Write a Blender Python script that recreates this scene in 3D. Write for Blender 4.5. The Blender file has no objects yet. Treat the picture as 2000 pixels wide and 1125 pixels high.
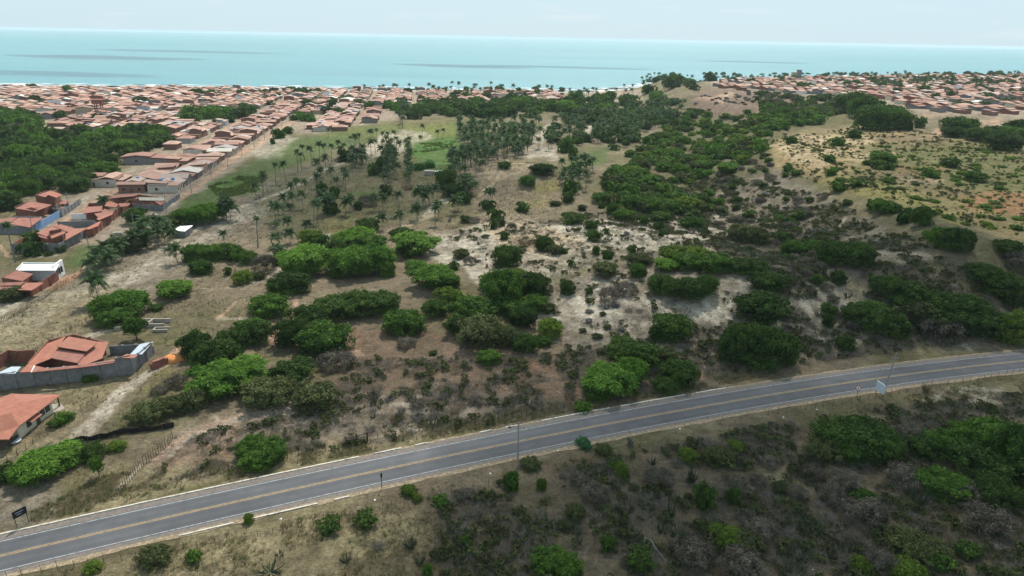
import bpy, math, random
import numpy as np
rnd = random.Random(11)
rng = np.random.default_rng(5)
C = bpy.context.scene.collection
R = math.radians
# ---------------------------------------------------------------- camera, light, exposure
CAM_H = 70.0; F = 1333.0; PITCH = R(20.2); ROLL = R(1.1)
_f = np.array([0, math.cos(PITCH), -math.sin(PITCH)]); _u0 = np.array([0, math.sin(PITCH), math.cos(PITCH)]); _r0 = np.array([1., 0, 0])
_r = math.cos(ROLL)*_r0 + math.sin(ROLL)*_u0; _u = -math.sin(ROLL)*_r0 + math.cos(ROLL)*_u0
cam = bpy.data.cameras.new('camera'); camo = bpy.data.objects.new('camera', cam); C.objects.link(camo)
cam.sensor_width = 36; cam.lens = 36*F/2000; cam.clip_start = 0.5; cam.clip_end = 80000
from mathutils import Matrix, Vector
_m = Matrix.Identity(4)
for i in range(3):
    _m[i][0] = _r[i]; _m[i][1] = _u[i]; _m[i][2] = -_f[i]
_m[2][3] = CAM_H
camo.matrix_world = _m
S = bpy.context.scene; S.camera = camo
S.view_settings.view_transform = 'Standard'; S.view_settings.look = 'None'; S.view_settings.exposure = 0.24; S.view_settings.gamma = 1
S.view_settings.use_curve_mapping = False
SUN_EL, SUN_AZ = R(54), R(8)
W = bpy.data.worlds.new('World'); S.world = W; W.use_nodes = True
nt = W.node_tree; nt.nodes.clear()
wo = nt.nodes.new('ShaderNodeOutputWorld'); bg = nt.nodes.new('ShaderNodeBackground'); sk = nt.nodes.new('ShaderNodeTexSky')
sk.sky_type = 'NISHITA'; sk.sun_disc = False; sk.sun_elevation = SUN_EL; sk.sun_rotation = SUN_AZ
sk.air_density = 1.0; sk.dust_density = 0.6; sk.ozone_density = 3.0; sk.altitude = 70
bg.inputs[1].default_value = 0.07
nt.links.new(bg.outputs[0], wo.inputs[0])
# thin far clouds: a soft whitish break-up of the sky, the same in every direction
tc = nt.nodes.new('ShaderNodeTexCoord'); mp = nt.nodes.new('ShaderNodeMapping'); mp.inputs['Scale'].default_value = (9, 9, 60)
nz = nt.nodes.new('ShaderNodeTexNoise'); nz.inputs['Scale'].default_value = 1.0; nz.inputs['Detail'].default_value = 5
cr = nt.nodes.new('ShaderNodeMapRange'); cr.inputs[1].default_value = .58; cr.inputs[2].default_value = .78; cr.inputs[3].default_value = 0; cr.inputs[4].default_value = .35
mx = nt.nodes.new('ShaderNodeMix'); mx.data_type = 'RGBA'; mx.inputs[7].default_value = (11., 11.4, 11.6, 1)
nt.links.new(tc.outputs['Generated'], mp.inputs[0]); nt.links.new(mp.outputs[0], nz.inputs[0]); nt.links.new(nz.outputs[0], cr.inputs[0])
hzs = nt.nodes.new('ShaderNodeMix'); hzs.data_type = 'RGBA'; hzs.inputs[0].default_value = .85; hzs.inputs[7].default_value = (8.2, 10.6, 11.8, 1); nt.links.new(sk.outputs[0], hzs.inputs[6])
nt.links.new(cr.outputs[0], mx.inputs[0]); nt.links.new(hzs.outputs[2], mx.inputs[6]); nt.links.new(mx.outputs[2], bg.inputs[0])
sun = bpy.data.lights.new('sun', 'SUN'); sun.energy = 5.0; sun.angle = R(0.53); sun.color = (1, .94, .83)
suno = bpy.data.objects.new('sun', sun); C.objects.link(suno)
SD = Vector((math.sin(SUN_AZ)*math.cos(SUN_EL), math.cos(SUN_AZ)*math.cos(SUN_EL), math.sin(SUN_EL)))
suno.rotation_euler = SD.to_track_quat('Z', 'Y').to_euler(); suno.location = (0, 0, 300)
S.cycles.transparent_max_bounces = 32; S.cycles.max_bounces = 5; S.cycles.volume_bounces = 1
S.cycles.diffuse_bounces = 3; S.cycles.glossy_bounces = 2
S.render.film_transparent = False

# ---------------------------------------------------------------- picture point <-> place
def ray(u, v):
    u = np.asarray(u, float); v = np.asarray(v, float)
    d = _f + np.multiply.outer((u-1000)/F, _r) - np.multiply.outer((v-562.5)/F, _u)
    return d / np.linalg.norm(d, axis=-1, keepdims=True)
def plane(u, v, z=0.):
    d = ray(u, v); t = (z-CAM_H)/d[..., 2]
    return np.stack([d[..., 0]*t, d[..., 1]*t, np.zeros_like(t)+z], -1)
def project(P):
    P = np.asarray(P, float); q = P - np.array([0, 0, CAM_H])
    z = np.maximum(q@_f, 1e-3)
    return 1000+F*(q@_r)/z, 562.5-F*(q@_u)/z
def sstep(a, b, x):
    t = np.clip((x-a)/(b-a), 0, 1); return t*t*(3-2*t)
def segdist(x, y, pts, closed=False):
    """distance to a polyline and, when closed, signed (positive inside)"""
    pts = np.asarray(pts, float); n = len(pts); best = np.full(np.shape(x), 1e18); ins = np.zeros(np.shape(x), bool)
    for i in range(n if closed else n-1):
        ax, ay = pts[i][:2]; bx, by = pts[(i+1) % n][:2]; dx, dy = bx-ax, by-ay
        t = np.clip(((x-ax)*dx+(y-ay)*dy)/(dx*dx+dy*dy+1e-9), 0, 1)
        best = np.minimum(best, (x-ax-t*dx)**2+(y-ay-t*dy)**2)
        if closed:
            with np.errstate(divide='ignore', invalid='ignore'):
                c = ((ay > y) != (by > y)) & (x < dx*(y-ay)/(dy if dy else 1e-9)+ax)
            ins ^= c
    d = np.sqrt(best)
    return np.where(ins, d, -d) if closed else d
# value noise
_tab = rng.random((256, 256))
def vnoise(x, y):
    xi = np.floor(x).astype(int); yi = np.floor(y).astype(int); fx = x-xi; fy = y-yi
    fx = fx*fx*(3-2*fx); fy = fy*fy*(3-2*fy); g = lambda a, b: _tab[a & 255, b & 255]
    return (g(xi, yi)*(1-fx)+g(xi+1, yi)*fx)*(1-fy)+(g(xi, yi+1)*(1-fx)+g(xi+1, yi+1)*fx)*fy
def fbm(x, y, s, o=4, k=0):
    v = 0; a = .5; t = 0; x = np.asarray(x)/s+k*17.3; y = np.asarray(y)/s+k*9.1
    for _ in range(o):
        v = v+a*vnoise(x, y); t += a; a *= .55; x = x*2.03+5.2; y = y*2.03+1.3
    return v/t

# ---------------------------------------------------------------- the road's line, the ridge, the shore
ROADPX = [(0, 1086), (250, 1029), (500, 971.5), (750, 917), (1000, 865), (1250, 817), (1500, 772), (1750, 734.5), (2000, 705)]
_rp = plane([p[0] for p in ROADPX], [p[1] for p in ROADPX], 0.)
_pc = np.polyfit(_rp[:, 0], _rp[:, 1], 4)
_dp = np.polyder(_pc)
def road_y(x):
    x = np.asarray(x, float); xc = np.clip(x, -80, 135)
    return np.polyval(_pc, xc)+np.polyval(_dp, xc)*(x-xc)
_rx = np.arange(-130, 200, 1.5); ROAD = np.stack([_rx, road_y(_rx)], 1)
# resample by length
_s = np.r_[0, np.cumsum(np.linalg.norm(np.diff(ROAD, axis=0), axis=1))]
ROADL = _s[-1]
def road_at(s, off=0.):
    s = np.asarray(s, float)
    x = np.interp(s, _s, ROAD[:, 0]); y = np.interp(s, _s, ROAD[:, 1])
    x2 = np.interp(s+.5, _s, ROAD[:, 0]); y2 = np.interp(s+.5, _s, ROAD[:, 1]); x1 = np.interp(s-.5, _s, ROAD[:, 0]); y1 = np.interp(s-.5, _s, ROAD[:, 1])
    tx, ty = x2-x1, y2-y1; n = np.hypot(tx, ty)+1e-9
    return x-ty/n*off, y+tx/n*off          # positive off = far side
def road_dist(x, y):
    return np.abs(np.asarray(y)-road_y(x))*0.93
_ridge = [(2300, 800), (1950, 640), (1850, 530), (1700, 432), (1600, 378), (1500, 300), (1490, 240), (1350, 205), (1290, 170)]
RIDGE = [tuple(plane(u, v, 6.)[:2]) for u, v in _ridge]
PLAT = RIDGE+[(600, 1900), (3500, 3600), (3500, 200), (400, 60)]
_sh = [(-900, 160), (-300, 165), (0, 168.5), (300, 171), (600, 173.5), (900, 177.5), (1150, 179), (1240, 172), (1275, 163), (1350, 154), (1500, 150), (2000, 150), (2500, 158)]
_shw = np.array([plane(u, v, -1. if u < 1300 else 14.) for u, v in _sh])
_sha = np.arctan2(_shw[:, 0], _shw[:, 1]); _shr = np.hypot(_shw[:, 0], _shw[:, 1])
def shore_r(a): return np.interp(a, _sha, _shr)
BUMPS = [(1010, 340, 6, 45, 35), (1300, 560, 5, 38, 30), (1480, 600, 3.5, 25, 22), (1180, 470, 4, 40, 30), (1640, 560, 5, 40, 28), (1350, 350, 6, 60, 45), (930, 560, 2.5, 25, 20)]
BW = [(tuple(plane(u, v, 2.)[:2]), a, sx, sy) for u, v, a, sx, sy in BUMPS]
def H(x, y):
    x = np.asarray(x, float); y = np.asarray(y, float)
    sd = segdist(x, y, PLAT, True)
    h = 12*sstep(-55, 8, sd)+4.0*np.exp(-((sd-4)/13)**2)+(fbm(x, y, 20, 3, 11)-.5)*5*np.exp(-((sd+28)/26)**2)+6*sstep(150, 600, sd)
    for (cx, cy), a, sx, sy in BW:
        h = h+a*np.exp(-((x-cx)/sx)**2-((y-cy)/sy)**2)
    r = np.hypot(x, y)
    h = h+(fbm(x, y, 38, 3)-.5)*3.0*sstep(-160, -20, x)+(fbm(x, y, 9, 2, 3)-.5)*.7
    rd = road_dist(x, y); h = h*sstep(6.5, 45, rd)
    e = shore_r(np.arctan2(x, y))-r
    h = (h+1.2)*sstep(-5, 55, e)-1.2-4*sstep(0, -60, e)
    h = np.where(rd < 60, h*sstep(6.5, 20, rd), h)
    return h
def hit(u, v, lift=0.):
    """where the sight line meets the ground (raised by lift)"""
    u = np.atleast_1d(np.asarray(u, float)); v = np.atleast_1d(np.asarray(v, float)); lift = np.zeros_like(u)+lift
    d = ray(u, v); ts = 60*(3600/60)**(np.arange(500)/499.)
    lo = np.full(len(u), 60.); hi = np.full(len(u), 3600.); done = np.zeros(len(u), bool)
    prev = 60.
    for t in ts:
        z = CAM_H+d[:, 2]*t; b = (z <= H(d[:, 0]*t, d[:, 1]*t)+lift) & ~done
        lo[b] = prev; hi[b] = t; done |= b; prev = t
    for _ in range(8):
        m = (lo+hi)/2; b = CAM_H+d[:, 2]*m <= H(d[:, 0]*m, d[:, 1]*m)+lift
        hi = np.where(b, m, hi); lo = np.where(b, lo, m)
    x, y = d[:, 0]*hi, d[:, 1]*hi
    return np.stack([x, y, H(x, y)], 1), hi

# ---------------------------------------------------------------- helpers for meshes and materials
def mesh(name, V, Fc, mats=(), attr=None, smooth=False, mi=None):
    me = bpy.data.meshes.new(name); V = np.asarray(V, np.float32).reshape(-1, 3)
    if isinstance(Fc, np.ndarray):
        nf, k = Fc.shape; me.vertices.add(len(V)); me.vertices.foreach_set('co', V.ravel())
        me.loops.add(nf*k); me.loops.foreach_set('vertex_index', Fc.astype(np.int32).ravel())
        me.polygons.add(nf); me.polygons.foreach_set('loop_start', np.arange(0, nf*k, k, dtype=np.int32))
        me.update(calc_edges=True)
    else:
        me.from_pydata(V.tolist(), [], Fc)
    for m in (mats if isinstance(mats, (list, tuple)) else [mats]): me.materials.append(m)
    if attr is not None:
        a = me.attributes.new('tint', 'FLOAT_COLOR', 'POINT'); q = np.ones((len(V), 4), np.float32); q[:, :attr.shape[1]] = attr; a.data.foreach_set('color', q.ravel())
    if smooth: me.polygons.foreach_set('use_smooth', np.ones(len(me.polygons), bool))
    if mi is not None: me.polygons.foreach_set('material_index', np.asarray(mi, np.int32))
    me.update(); return me
def ob(name, me, parent=None, loc=(0, 0, 0), rz=0., sc=(1, 1, 1), kind=None):
    o = bpy.data.objects.new(name, me); C.objects.link(o); o.location = loc; o.rotation_euler = (0, 0, rz)
    o.scale = sc if hasattr(sc, '__len__') else (sc,)*3
    if parent is not None: o.parent = parent
    if kind: o['kind'] = kind
    return o
def empty(name, loc, rz=0., sc=1.): return ob(name, None, None, loc, rz, sc)
class MB:
    def __init__(s): s.V = []; s.F = []
    def add(s, V, Fc):
        n = len(s.V); s.V += [tuple(map(float, v)) for v in V]; s.F += [tuple(n+i for i in f) for f in Fc]; return s
    def box(s, x0, x1, y0, y1, z0, z1, M=None):
        V = [(x, y, z) for z in (z0, z1) for y in (y0, y1) for x in (x0, x1)]
        if M is not None: V = [tuple(M@Vector(v)) for v in V]
        return s.add(V, [(0, 2, 3, 1), (4, 5, 7, 6), (0, 1, 5, 4), (2, 6, 7, 3), (0, 4, 6, 2), (1, 3, 7, 5)])
    def tube(s, pts, rad, n=6):
        pts = [Vector(p) for p in pts]; rad = rad if hasattr(rad, '__len__') else [rad]*len(pts); V = []; Fc = []
        for i, p in enumerate(pts):
            d = (pts[min(i+1, len(pts)-1)]-pts[max(i-1, 0)]).normalized()
            a = d.orthogonal().normalized(); b = d.cross(a)
            for k in range(n):
                t = 2*math.pi*k/n; V.append(p+(a*math.cos(t)+b*math.sin(t))*rad[i])
        for i in range(len(pts)-1):
            for k in range(n): Fc.append((i*n+k, i*n+(k+1) % n, (i+1)*n+(k+1) % n, (i+1)*n+k))
        Fc.append(tuple(range(n))[::-1]); Fc.append(tuple((len(pts)-1)*n+k for k in range(n)))
        return s.add(V, Fc)
    def slab(s, top, th):
        """polygon with thickness below it"""
        n = len(top); V = list(top)+[(p[0], p[1], p[2]-th) for p in top]
        return s.add(V, [tuple(range(n)), tuple(range(2*n-1, n-1, -1))]+[(i, n+i, n+(i+1) % n, (i+1) % n) for i in range(n)])
    def mesh(s, name, m, smooth=False): return mesh(name, s.V, s.F, m, smooth=smooth)
class NT:
    def __init__(s, name):
        s.m = bpy.data.materials.new(name); s.m.use_nodes = True; s.t = s.m.node_tree; s.t.nodes.clear()
        s.out = s.n('ShaderNodeOutputMaterial'); s.p = s.n('ShaderNodeBsdfPrincipled'); s.l(s.p.outputs[0], s.out.inputs[0])
    def n(s, t, **k):
        x = s.t.nodes.new(t)
        for a, b in k.items(): setattr(x, a, b)
        return x
    def l(s, a, b): s.t.links.new(a, b)
    def noise(s, scale, detail=4, rough=.6, vec=None):
        x = s.n('ShaderNodeTexNoise'); x.inputs['Scale'].default_value = scale; x.inputs['Detail'].default_value = detail; x.inputs['Roughness'].default_value = rough
        if vec is not None: s.l(vec, x.inputs['Vector'])
        return x.outputs[0]
    def obj(s, scale=None):
        c = s.n('ShaderNodeTexCoord').outputs['Object']
        if scale:
            m = s.n('ShaderNodeMapping'); m.inputs['Scale'].default_value = scale; s.l(c, m.inputs[0]); c = m.outputs[0]
        return c
    def pos(s): return s.n('ShaderNodeNewGeometry').outputs['Position']
    def rng(s, v, a, b, c, d):
        x = s.n('ShaderNodeMapRange'); s.l(v, x.inputs[0])
        for i, q in enumerate((a, b, c, d)): x.inputs[1+i].default_value = q
        return x.outputs[0]
    def mix(s, f, a, b, mode='MIX'):
        x = s.n('ShaderNodeMix', data_type='RGBA', blend_type=mode)
        for i, q in ((0, f), (6, a), (7, b)):
            if hasattr(q, 'is_linked'): s.l(q, x.inputs[i])
            elif i == 0: x.inputs[0].default_value = q
            else: x.inputs[i].default_value = (*q, 1)
        return x.outputs[2]
    def ramp(s, v, stops, const=False):
        x = s.n('ShaderNodeValToRGB'); e = x.color_ramp
        if const: e.interpolation = 'CONSTANT'
        while len(e.elements) < len(stops): e.elements.new(.5)
        for q, (p, c) in zip(e.elements, stops): q.position = p; q.color = (*c, 1)
        s.l(v, x.inputs[0]); return x.outputs[0]
    def bump(s, v, st, d=1.):
        x = s.n('ShaderNodeBump'); x.inputs['Strength'].default_value = st; x.inputs['Distance'].default_value = d; s.l(v, x.inputs['Height']); s.l(x.outputs[0], s.p.inputs['Normal'])
    def fin(s, col, rough=.9, spec=.2):
        if hasattr(col, 'is_linked'): s.l(col, s.p.inputs['Base Color'])
        else: s.p.inputs['Base Color'].default_value = (*col, 1)
        s.p.inputs['Roughness'].default_value = rough; s.p.inputs['Specular IOR Level'].default_value = spec
        return s.m
def simple(name, col, var=.25, scale=3., rough=.85, spec=.2, bump=0., objr=0.):
    t = NT(name); v = t.rng(t.noise(scale, 5, .65, t.pos()), .3, .7, 1-var, 1+var)
    if objr:
        r = t.rng(t.n('ShaderNodeObjectInfo').outputs['Random'], 0, 1, 1-objr, 1+objr); mm = t.n('ShaderNodeMath', operation='MULTIPLY'); t.l(v, mm.inputs[0]); t.l(r, mm.inputs[1]); v = mm.outputs[0]
    x = t.n('ShaderNodeVectorMath', operation='SCALE'); x.inputs[0].default_value = col; t.l(v, x.inputs['Scale'])
    if bump: t.bump(t.noise(scale*4, 4, .7, t.pos()), bump, .1)
    return t.fin(x.outputs[0], rough, spec)
def leafmat(name, dark, light, trans=.25, hue=.5):
    """leaf tint varies by leaf (attribute), by plant (object) and by patch"""
    t = NT(name); a = t.n('ShaderNodeAttribute'); a.attribute_name = 'tint'
    oi = t.n('ShaderNodeObjectInfo').outputs['Random']
    m1 = t.n('ShaderNodeMath', operation='MULTIPLY_ADD'); t.l(oi, m1.inputs[0]); m1.inputs[1].default_value = .45; t.l(a.outputs['Fac'], m1.inputs[2])
    m2 = t.n('ShaderNodeMath', operation='SUBTRACT', use_clamp=True); t.l(m1.outputs[0], m2.inputs[0]); m2.inputs[1].default_value = .22
    c = t.mix(m2.outputs[0], dark, light)
    d = t.n('ShaderNodeBsdfTranslucent'); t.l(c, d.inputs[0]); ms = t.n('ShaderNodeMixShader'); ms.inputs[0].default_value = trans
    t.fin(c, .7, .08); t.l(t.p.outputs[0], ms.inputs[1]); t.l(d.outputs[0], ms.inputs[2]); t.l(ms.outputs[0], t.out.inputs[0])
    return t.m

# materials
M = {}
t = NT('ground_soil'); a = t.n('ShaderNodeAttribute'); a.attribute_name = 'tint'
P = t.pos()
n1 = t.rng(t.noise(1.6, 8, .85, P), .34, .68, .45, 1.5); n2 = t.rng(t.noise(.16, 5, .6, P), .3, .7, .8, 1.2)
mm = t.n('ShaderNodeMath', operation='MULTIPLY'); t.l(n1, mm.inputs[0]); t.l(n2, mm.inputs[1])
x = t.n('ShaderNodeVectorMath', operation='SCALE'); t.l(a.outputs['Color'], x.inputs[0]); t.l(mm.outputs[0], x.inputs['Scale'])
dk = t.rng(t.noise(.55, 6, .8, P), .50, .64, 0, .62)
c = t.mix(dk, x.outputs[0], (.07, .06, .04)); t.bump(t.noise(.9, 8, .85, P), .8, 1.6)
M['ground'] = t.fin(c, .95, .1)
t = NT('sea_water'); P = t.pos()
mpp = t.n('ShaderNodeMapping'); mpp.inputs['Scale'].default_value = (.0009, .0042, 1); t.l(P, mpp.inputs[0])
c = t.ramp(t.noise(1., 5, .55, mpp.outputs[0]), [(.25, (.050, .20, .235)), (.5, (.066, .245, .27)), (.75, (.095, .285, .30))])
mp2 = t.n('ShaderNodeMapping'); mp2.inputs['Scale'].default_value = (.03, .1, 1); t.l(P, mp2.inputs[0])
t.bump(t.noise(1., 7, .75, mp2.outputs[0]), .6, 3.0); M['sea'] = t.fin(c, .25, .5)
t = NT('asphalt'); P = t.pos(); at_ = t.n('ShaderNodeAttribute'); at_.attribute_name = 'tint'
c = t.ramp(t.noise(.35, 5, .6, P), [(.3, (.046, .048, .054)), (.7, (.074, .075, .081))]); c = t.mix(t.rng(t.noise(9, 4, .8, P), .3, .7, 0, .35), c, (.12, .12, .125)); c = t.mix(1., c, at_.outputs['Color'], 'MULTIPLY'); c = t.mix(t.rng(t.noise(.9, 6, .8, P), .60, .66, 0, .45), c, (.045, .045, .05)); M['asphalt'] = t.fin(c, .75, .3)
def wear(name, col, under, thr=.5):
    t = NT(name); return t.fin(t.mix(t.rng(t.noise(1.6, 6, .75, t.pos()), thr, thr+.12, 0, .8), col, under), .8, .2)
M['white_line'] = wear('white_road_paint', (.38, .38, .38), (.10, .10, .105), .49); M['yellow_line'] = wear('yellow_road_paint', (.40, .27, .12), (.10, .09, .085), .50)
M['shoulder'] = wear('shoulder_grit', (.155, .13, .115), (.095, .088, .08), .45); M['dirtedge'] = wear('dirt_edge', (.30, .225, .155), (.13, .105, .06), .42)
M['kerb'] = wear('kerb_whitewash', (.52, .49, .43), (.20, .17, .13), .5)
def roofmat(name, a, b, band=2.2):
    t = NT(name); oc = t.obj(); w = t.n('ShaderNodeTexWave'); w.inputs['Scale'].default_value = band; w.inputs['Distortion'].default_value = .4; t.l(oc, w.inputs[0])
    c = t.ramp(t.noise(.7, 6, .7, t.pos()), [(.3, tuple(q*.72 for q in a)), (.5, a), (.72, b)]); r = t.n('ShaderNodeObjectInfo').outputs['Random']
    c = t.mix(t.rng(r, 0, 1, 0, .45), c, tuple(q*.62+.05 for q in a)); c = t.mix(t.rng(w.outputs[0], 0, 1, 0, .42), c, tuple(q*.45 for q in a)); t.bump(w.outputs[0], .3, .08)
    return t.fin(c, .85, .2)
M['tile'] = roofmat('clay_tile', (.30, .125, .095), (.40, .20, .155)); M['tile2'] = roofmat('fresh_clay_tile', (.36, .14, .095), (.46, .20, .14))
t = NT('town_roof'); r = t.n('ShaderNodeObjectInfo').outputs['Random']
c = t.ramp(r, [(0, (.33, .18, .14)), (.22, (.39, .23, .175)), (.42, (.25, .13, .10)), (.6, (.45, .29, .225)), (.80, (.42, .33, .29)), (.94, (.55, .51, .47)), (.97, (.30, .29, .29))], True)  # roof colours picked at random, all paled to carry the distance haze
c = t.mix(t.rng(t.noise(.5, 6, .7, t.pos()), .35, .7, 0, .55), c, (.24, .15, .125)); M['troof'] = t.fin(c, .85, .2)
t = NT('town_wall'); r = t.n('ShaderNodeObjectInfo').outputs['Random']
c = t.ramp(r, [(0, (.20, .11, .085)), (.40, (.22, .20, .19)), (.62, (.50, .46, .40)), (.72, (.24, .13, .1)), (.86, (.42, .33, .24)), (.93, (.36, .38, .40)), (.97, (.4, .26, .23))], True)
c = t.mix(t.rng(t.noise(.6, 6, .7, t.pos()), .4, .75, 0, .5), c, (.17, .13, .11)); M['twall'] = t.fin(c, .9, .1)
M['block'] = simple('concrete_block', (.17, .17, .175), .3, .9, bump=.3); M['brickw'] = simple('raw_brick', (.21, .09, .065), .35, 1.2, bump=.3)
M['cream'] = simple('cream_plaster', (.55, .50, .38), .12, .8); M['white'] = simple('white_paint', (.72, .72, .72), .1, .8); M['blue'] = wear('blue_paint', (.16, .27, .46), (.42, .48, .52), .56)
M['metal'] = simple('grey_sheet_metal', (.36, .40, .46), .12, .6, .45, .5); M['wood'] = simple('weathered_wood', (.075, .058, .046), .35, 3, objr=.3); M['glass'] = simple('window_dark', (.03, .035, .04), .1, 1, .2, .5)
M['pole'] = simple('concrete_pole', (.24, .23, .22), .2, 2); M['tarp'] = simple('dark_shade_net', (.018, .015, .014), .4, 2); M['sign_white'] = simple('sign_white', (.52, .60, .66), .08, 2); M['sign_black'] = simple('sign_black', (.02, .02, .025), .1, 2)
M['red'] = simple('red_paint', (.45, .03, .03), .1, 2); M['cement'] = simple('cement_floor', (.30, .27, .23), .25, .8); M['sandpile'] = simple('orange_sand', (.55, .22, .08), .2, 1.5)
M['surf'] = simple('surf_foam', (.8, .82, .83), .1, .05); M['doorw'] = simple('door_paint', (.10, .07, .05), .2, 1)
M['trunk'] = simple('bark', (.10, .08, .065), .3, 3, objr=.3); M['ptrunk'] = simple('palm_bark', (.16, .14, .12), .3, 3, objr=.3)
M['leaf_dark'] = leafmat('leaf_dark', (.015, .036, .008), (.078, .135, .026)); M['leaf_mid'] = leafmat('leaf_mid', (.018, .050, .008), (.098, .185, .026))
M['leaf_feather'] = leafmat('leaf_feather', (.036, .095, .012), (.14, .26, .036), .35); M['leaf_yellow'] = leafmat('leaf_yellow', (.05, .09, .012), (.16, .23, .035), .3)
M['leaf_olive'] = leafmat('leaf_olive', (.035, .045, .016), (.105, .125, .045)); M['leaf_grey'] = leafmat('twig_grey', (.055, .05, .045), (.27, .245, .215), .1)
M['leaf_greybig'] = leafmat('twig_mass', (.05, .045, .034), (.17, .15, .115), .1); M['leaf_dry'] = leafmat('twig_brown', (.065, .047, .03), (.30, .23, .15), .15); M['leaf_teal'] = leafmat('leaf_teal', (.025, .085, .035), (.07, .17, .07), .3)
M['cactus'] = leafmat('cactus_skin', (.022, .035, .022), (.07, .085, .05), .02); M['palm'] = leafmat('palm_leaf', (.024, .052, .022), (.08, .125, .048), .25)
M['grass_dry'] = leafmat('grass_dry', (.14, .115, .065), (.33, .27, .17), .3); M['grass_green'] = leafmat('grass_green', (.05, .075, .018), (.15, .19, .05), .3)
M['crop'] = leafmat('crop_leaf', (.05, .16, .06), (.13, .30, .12), .3)
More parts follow.
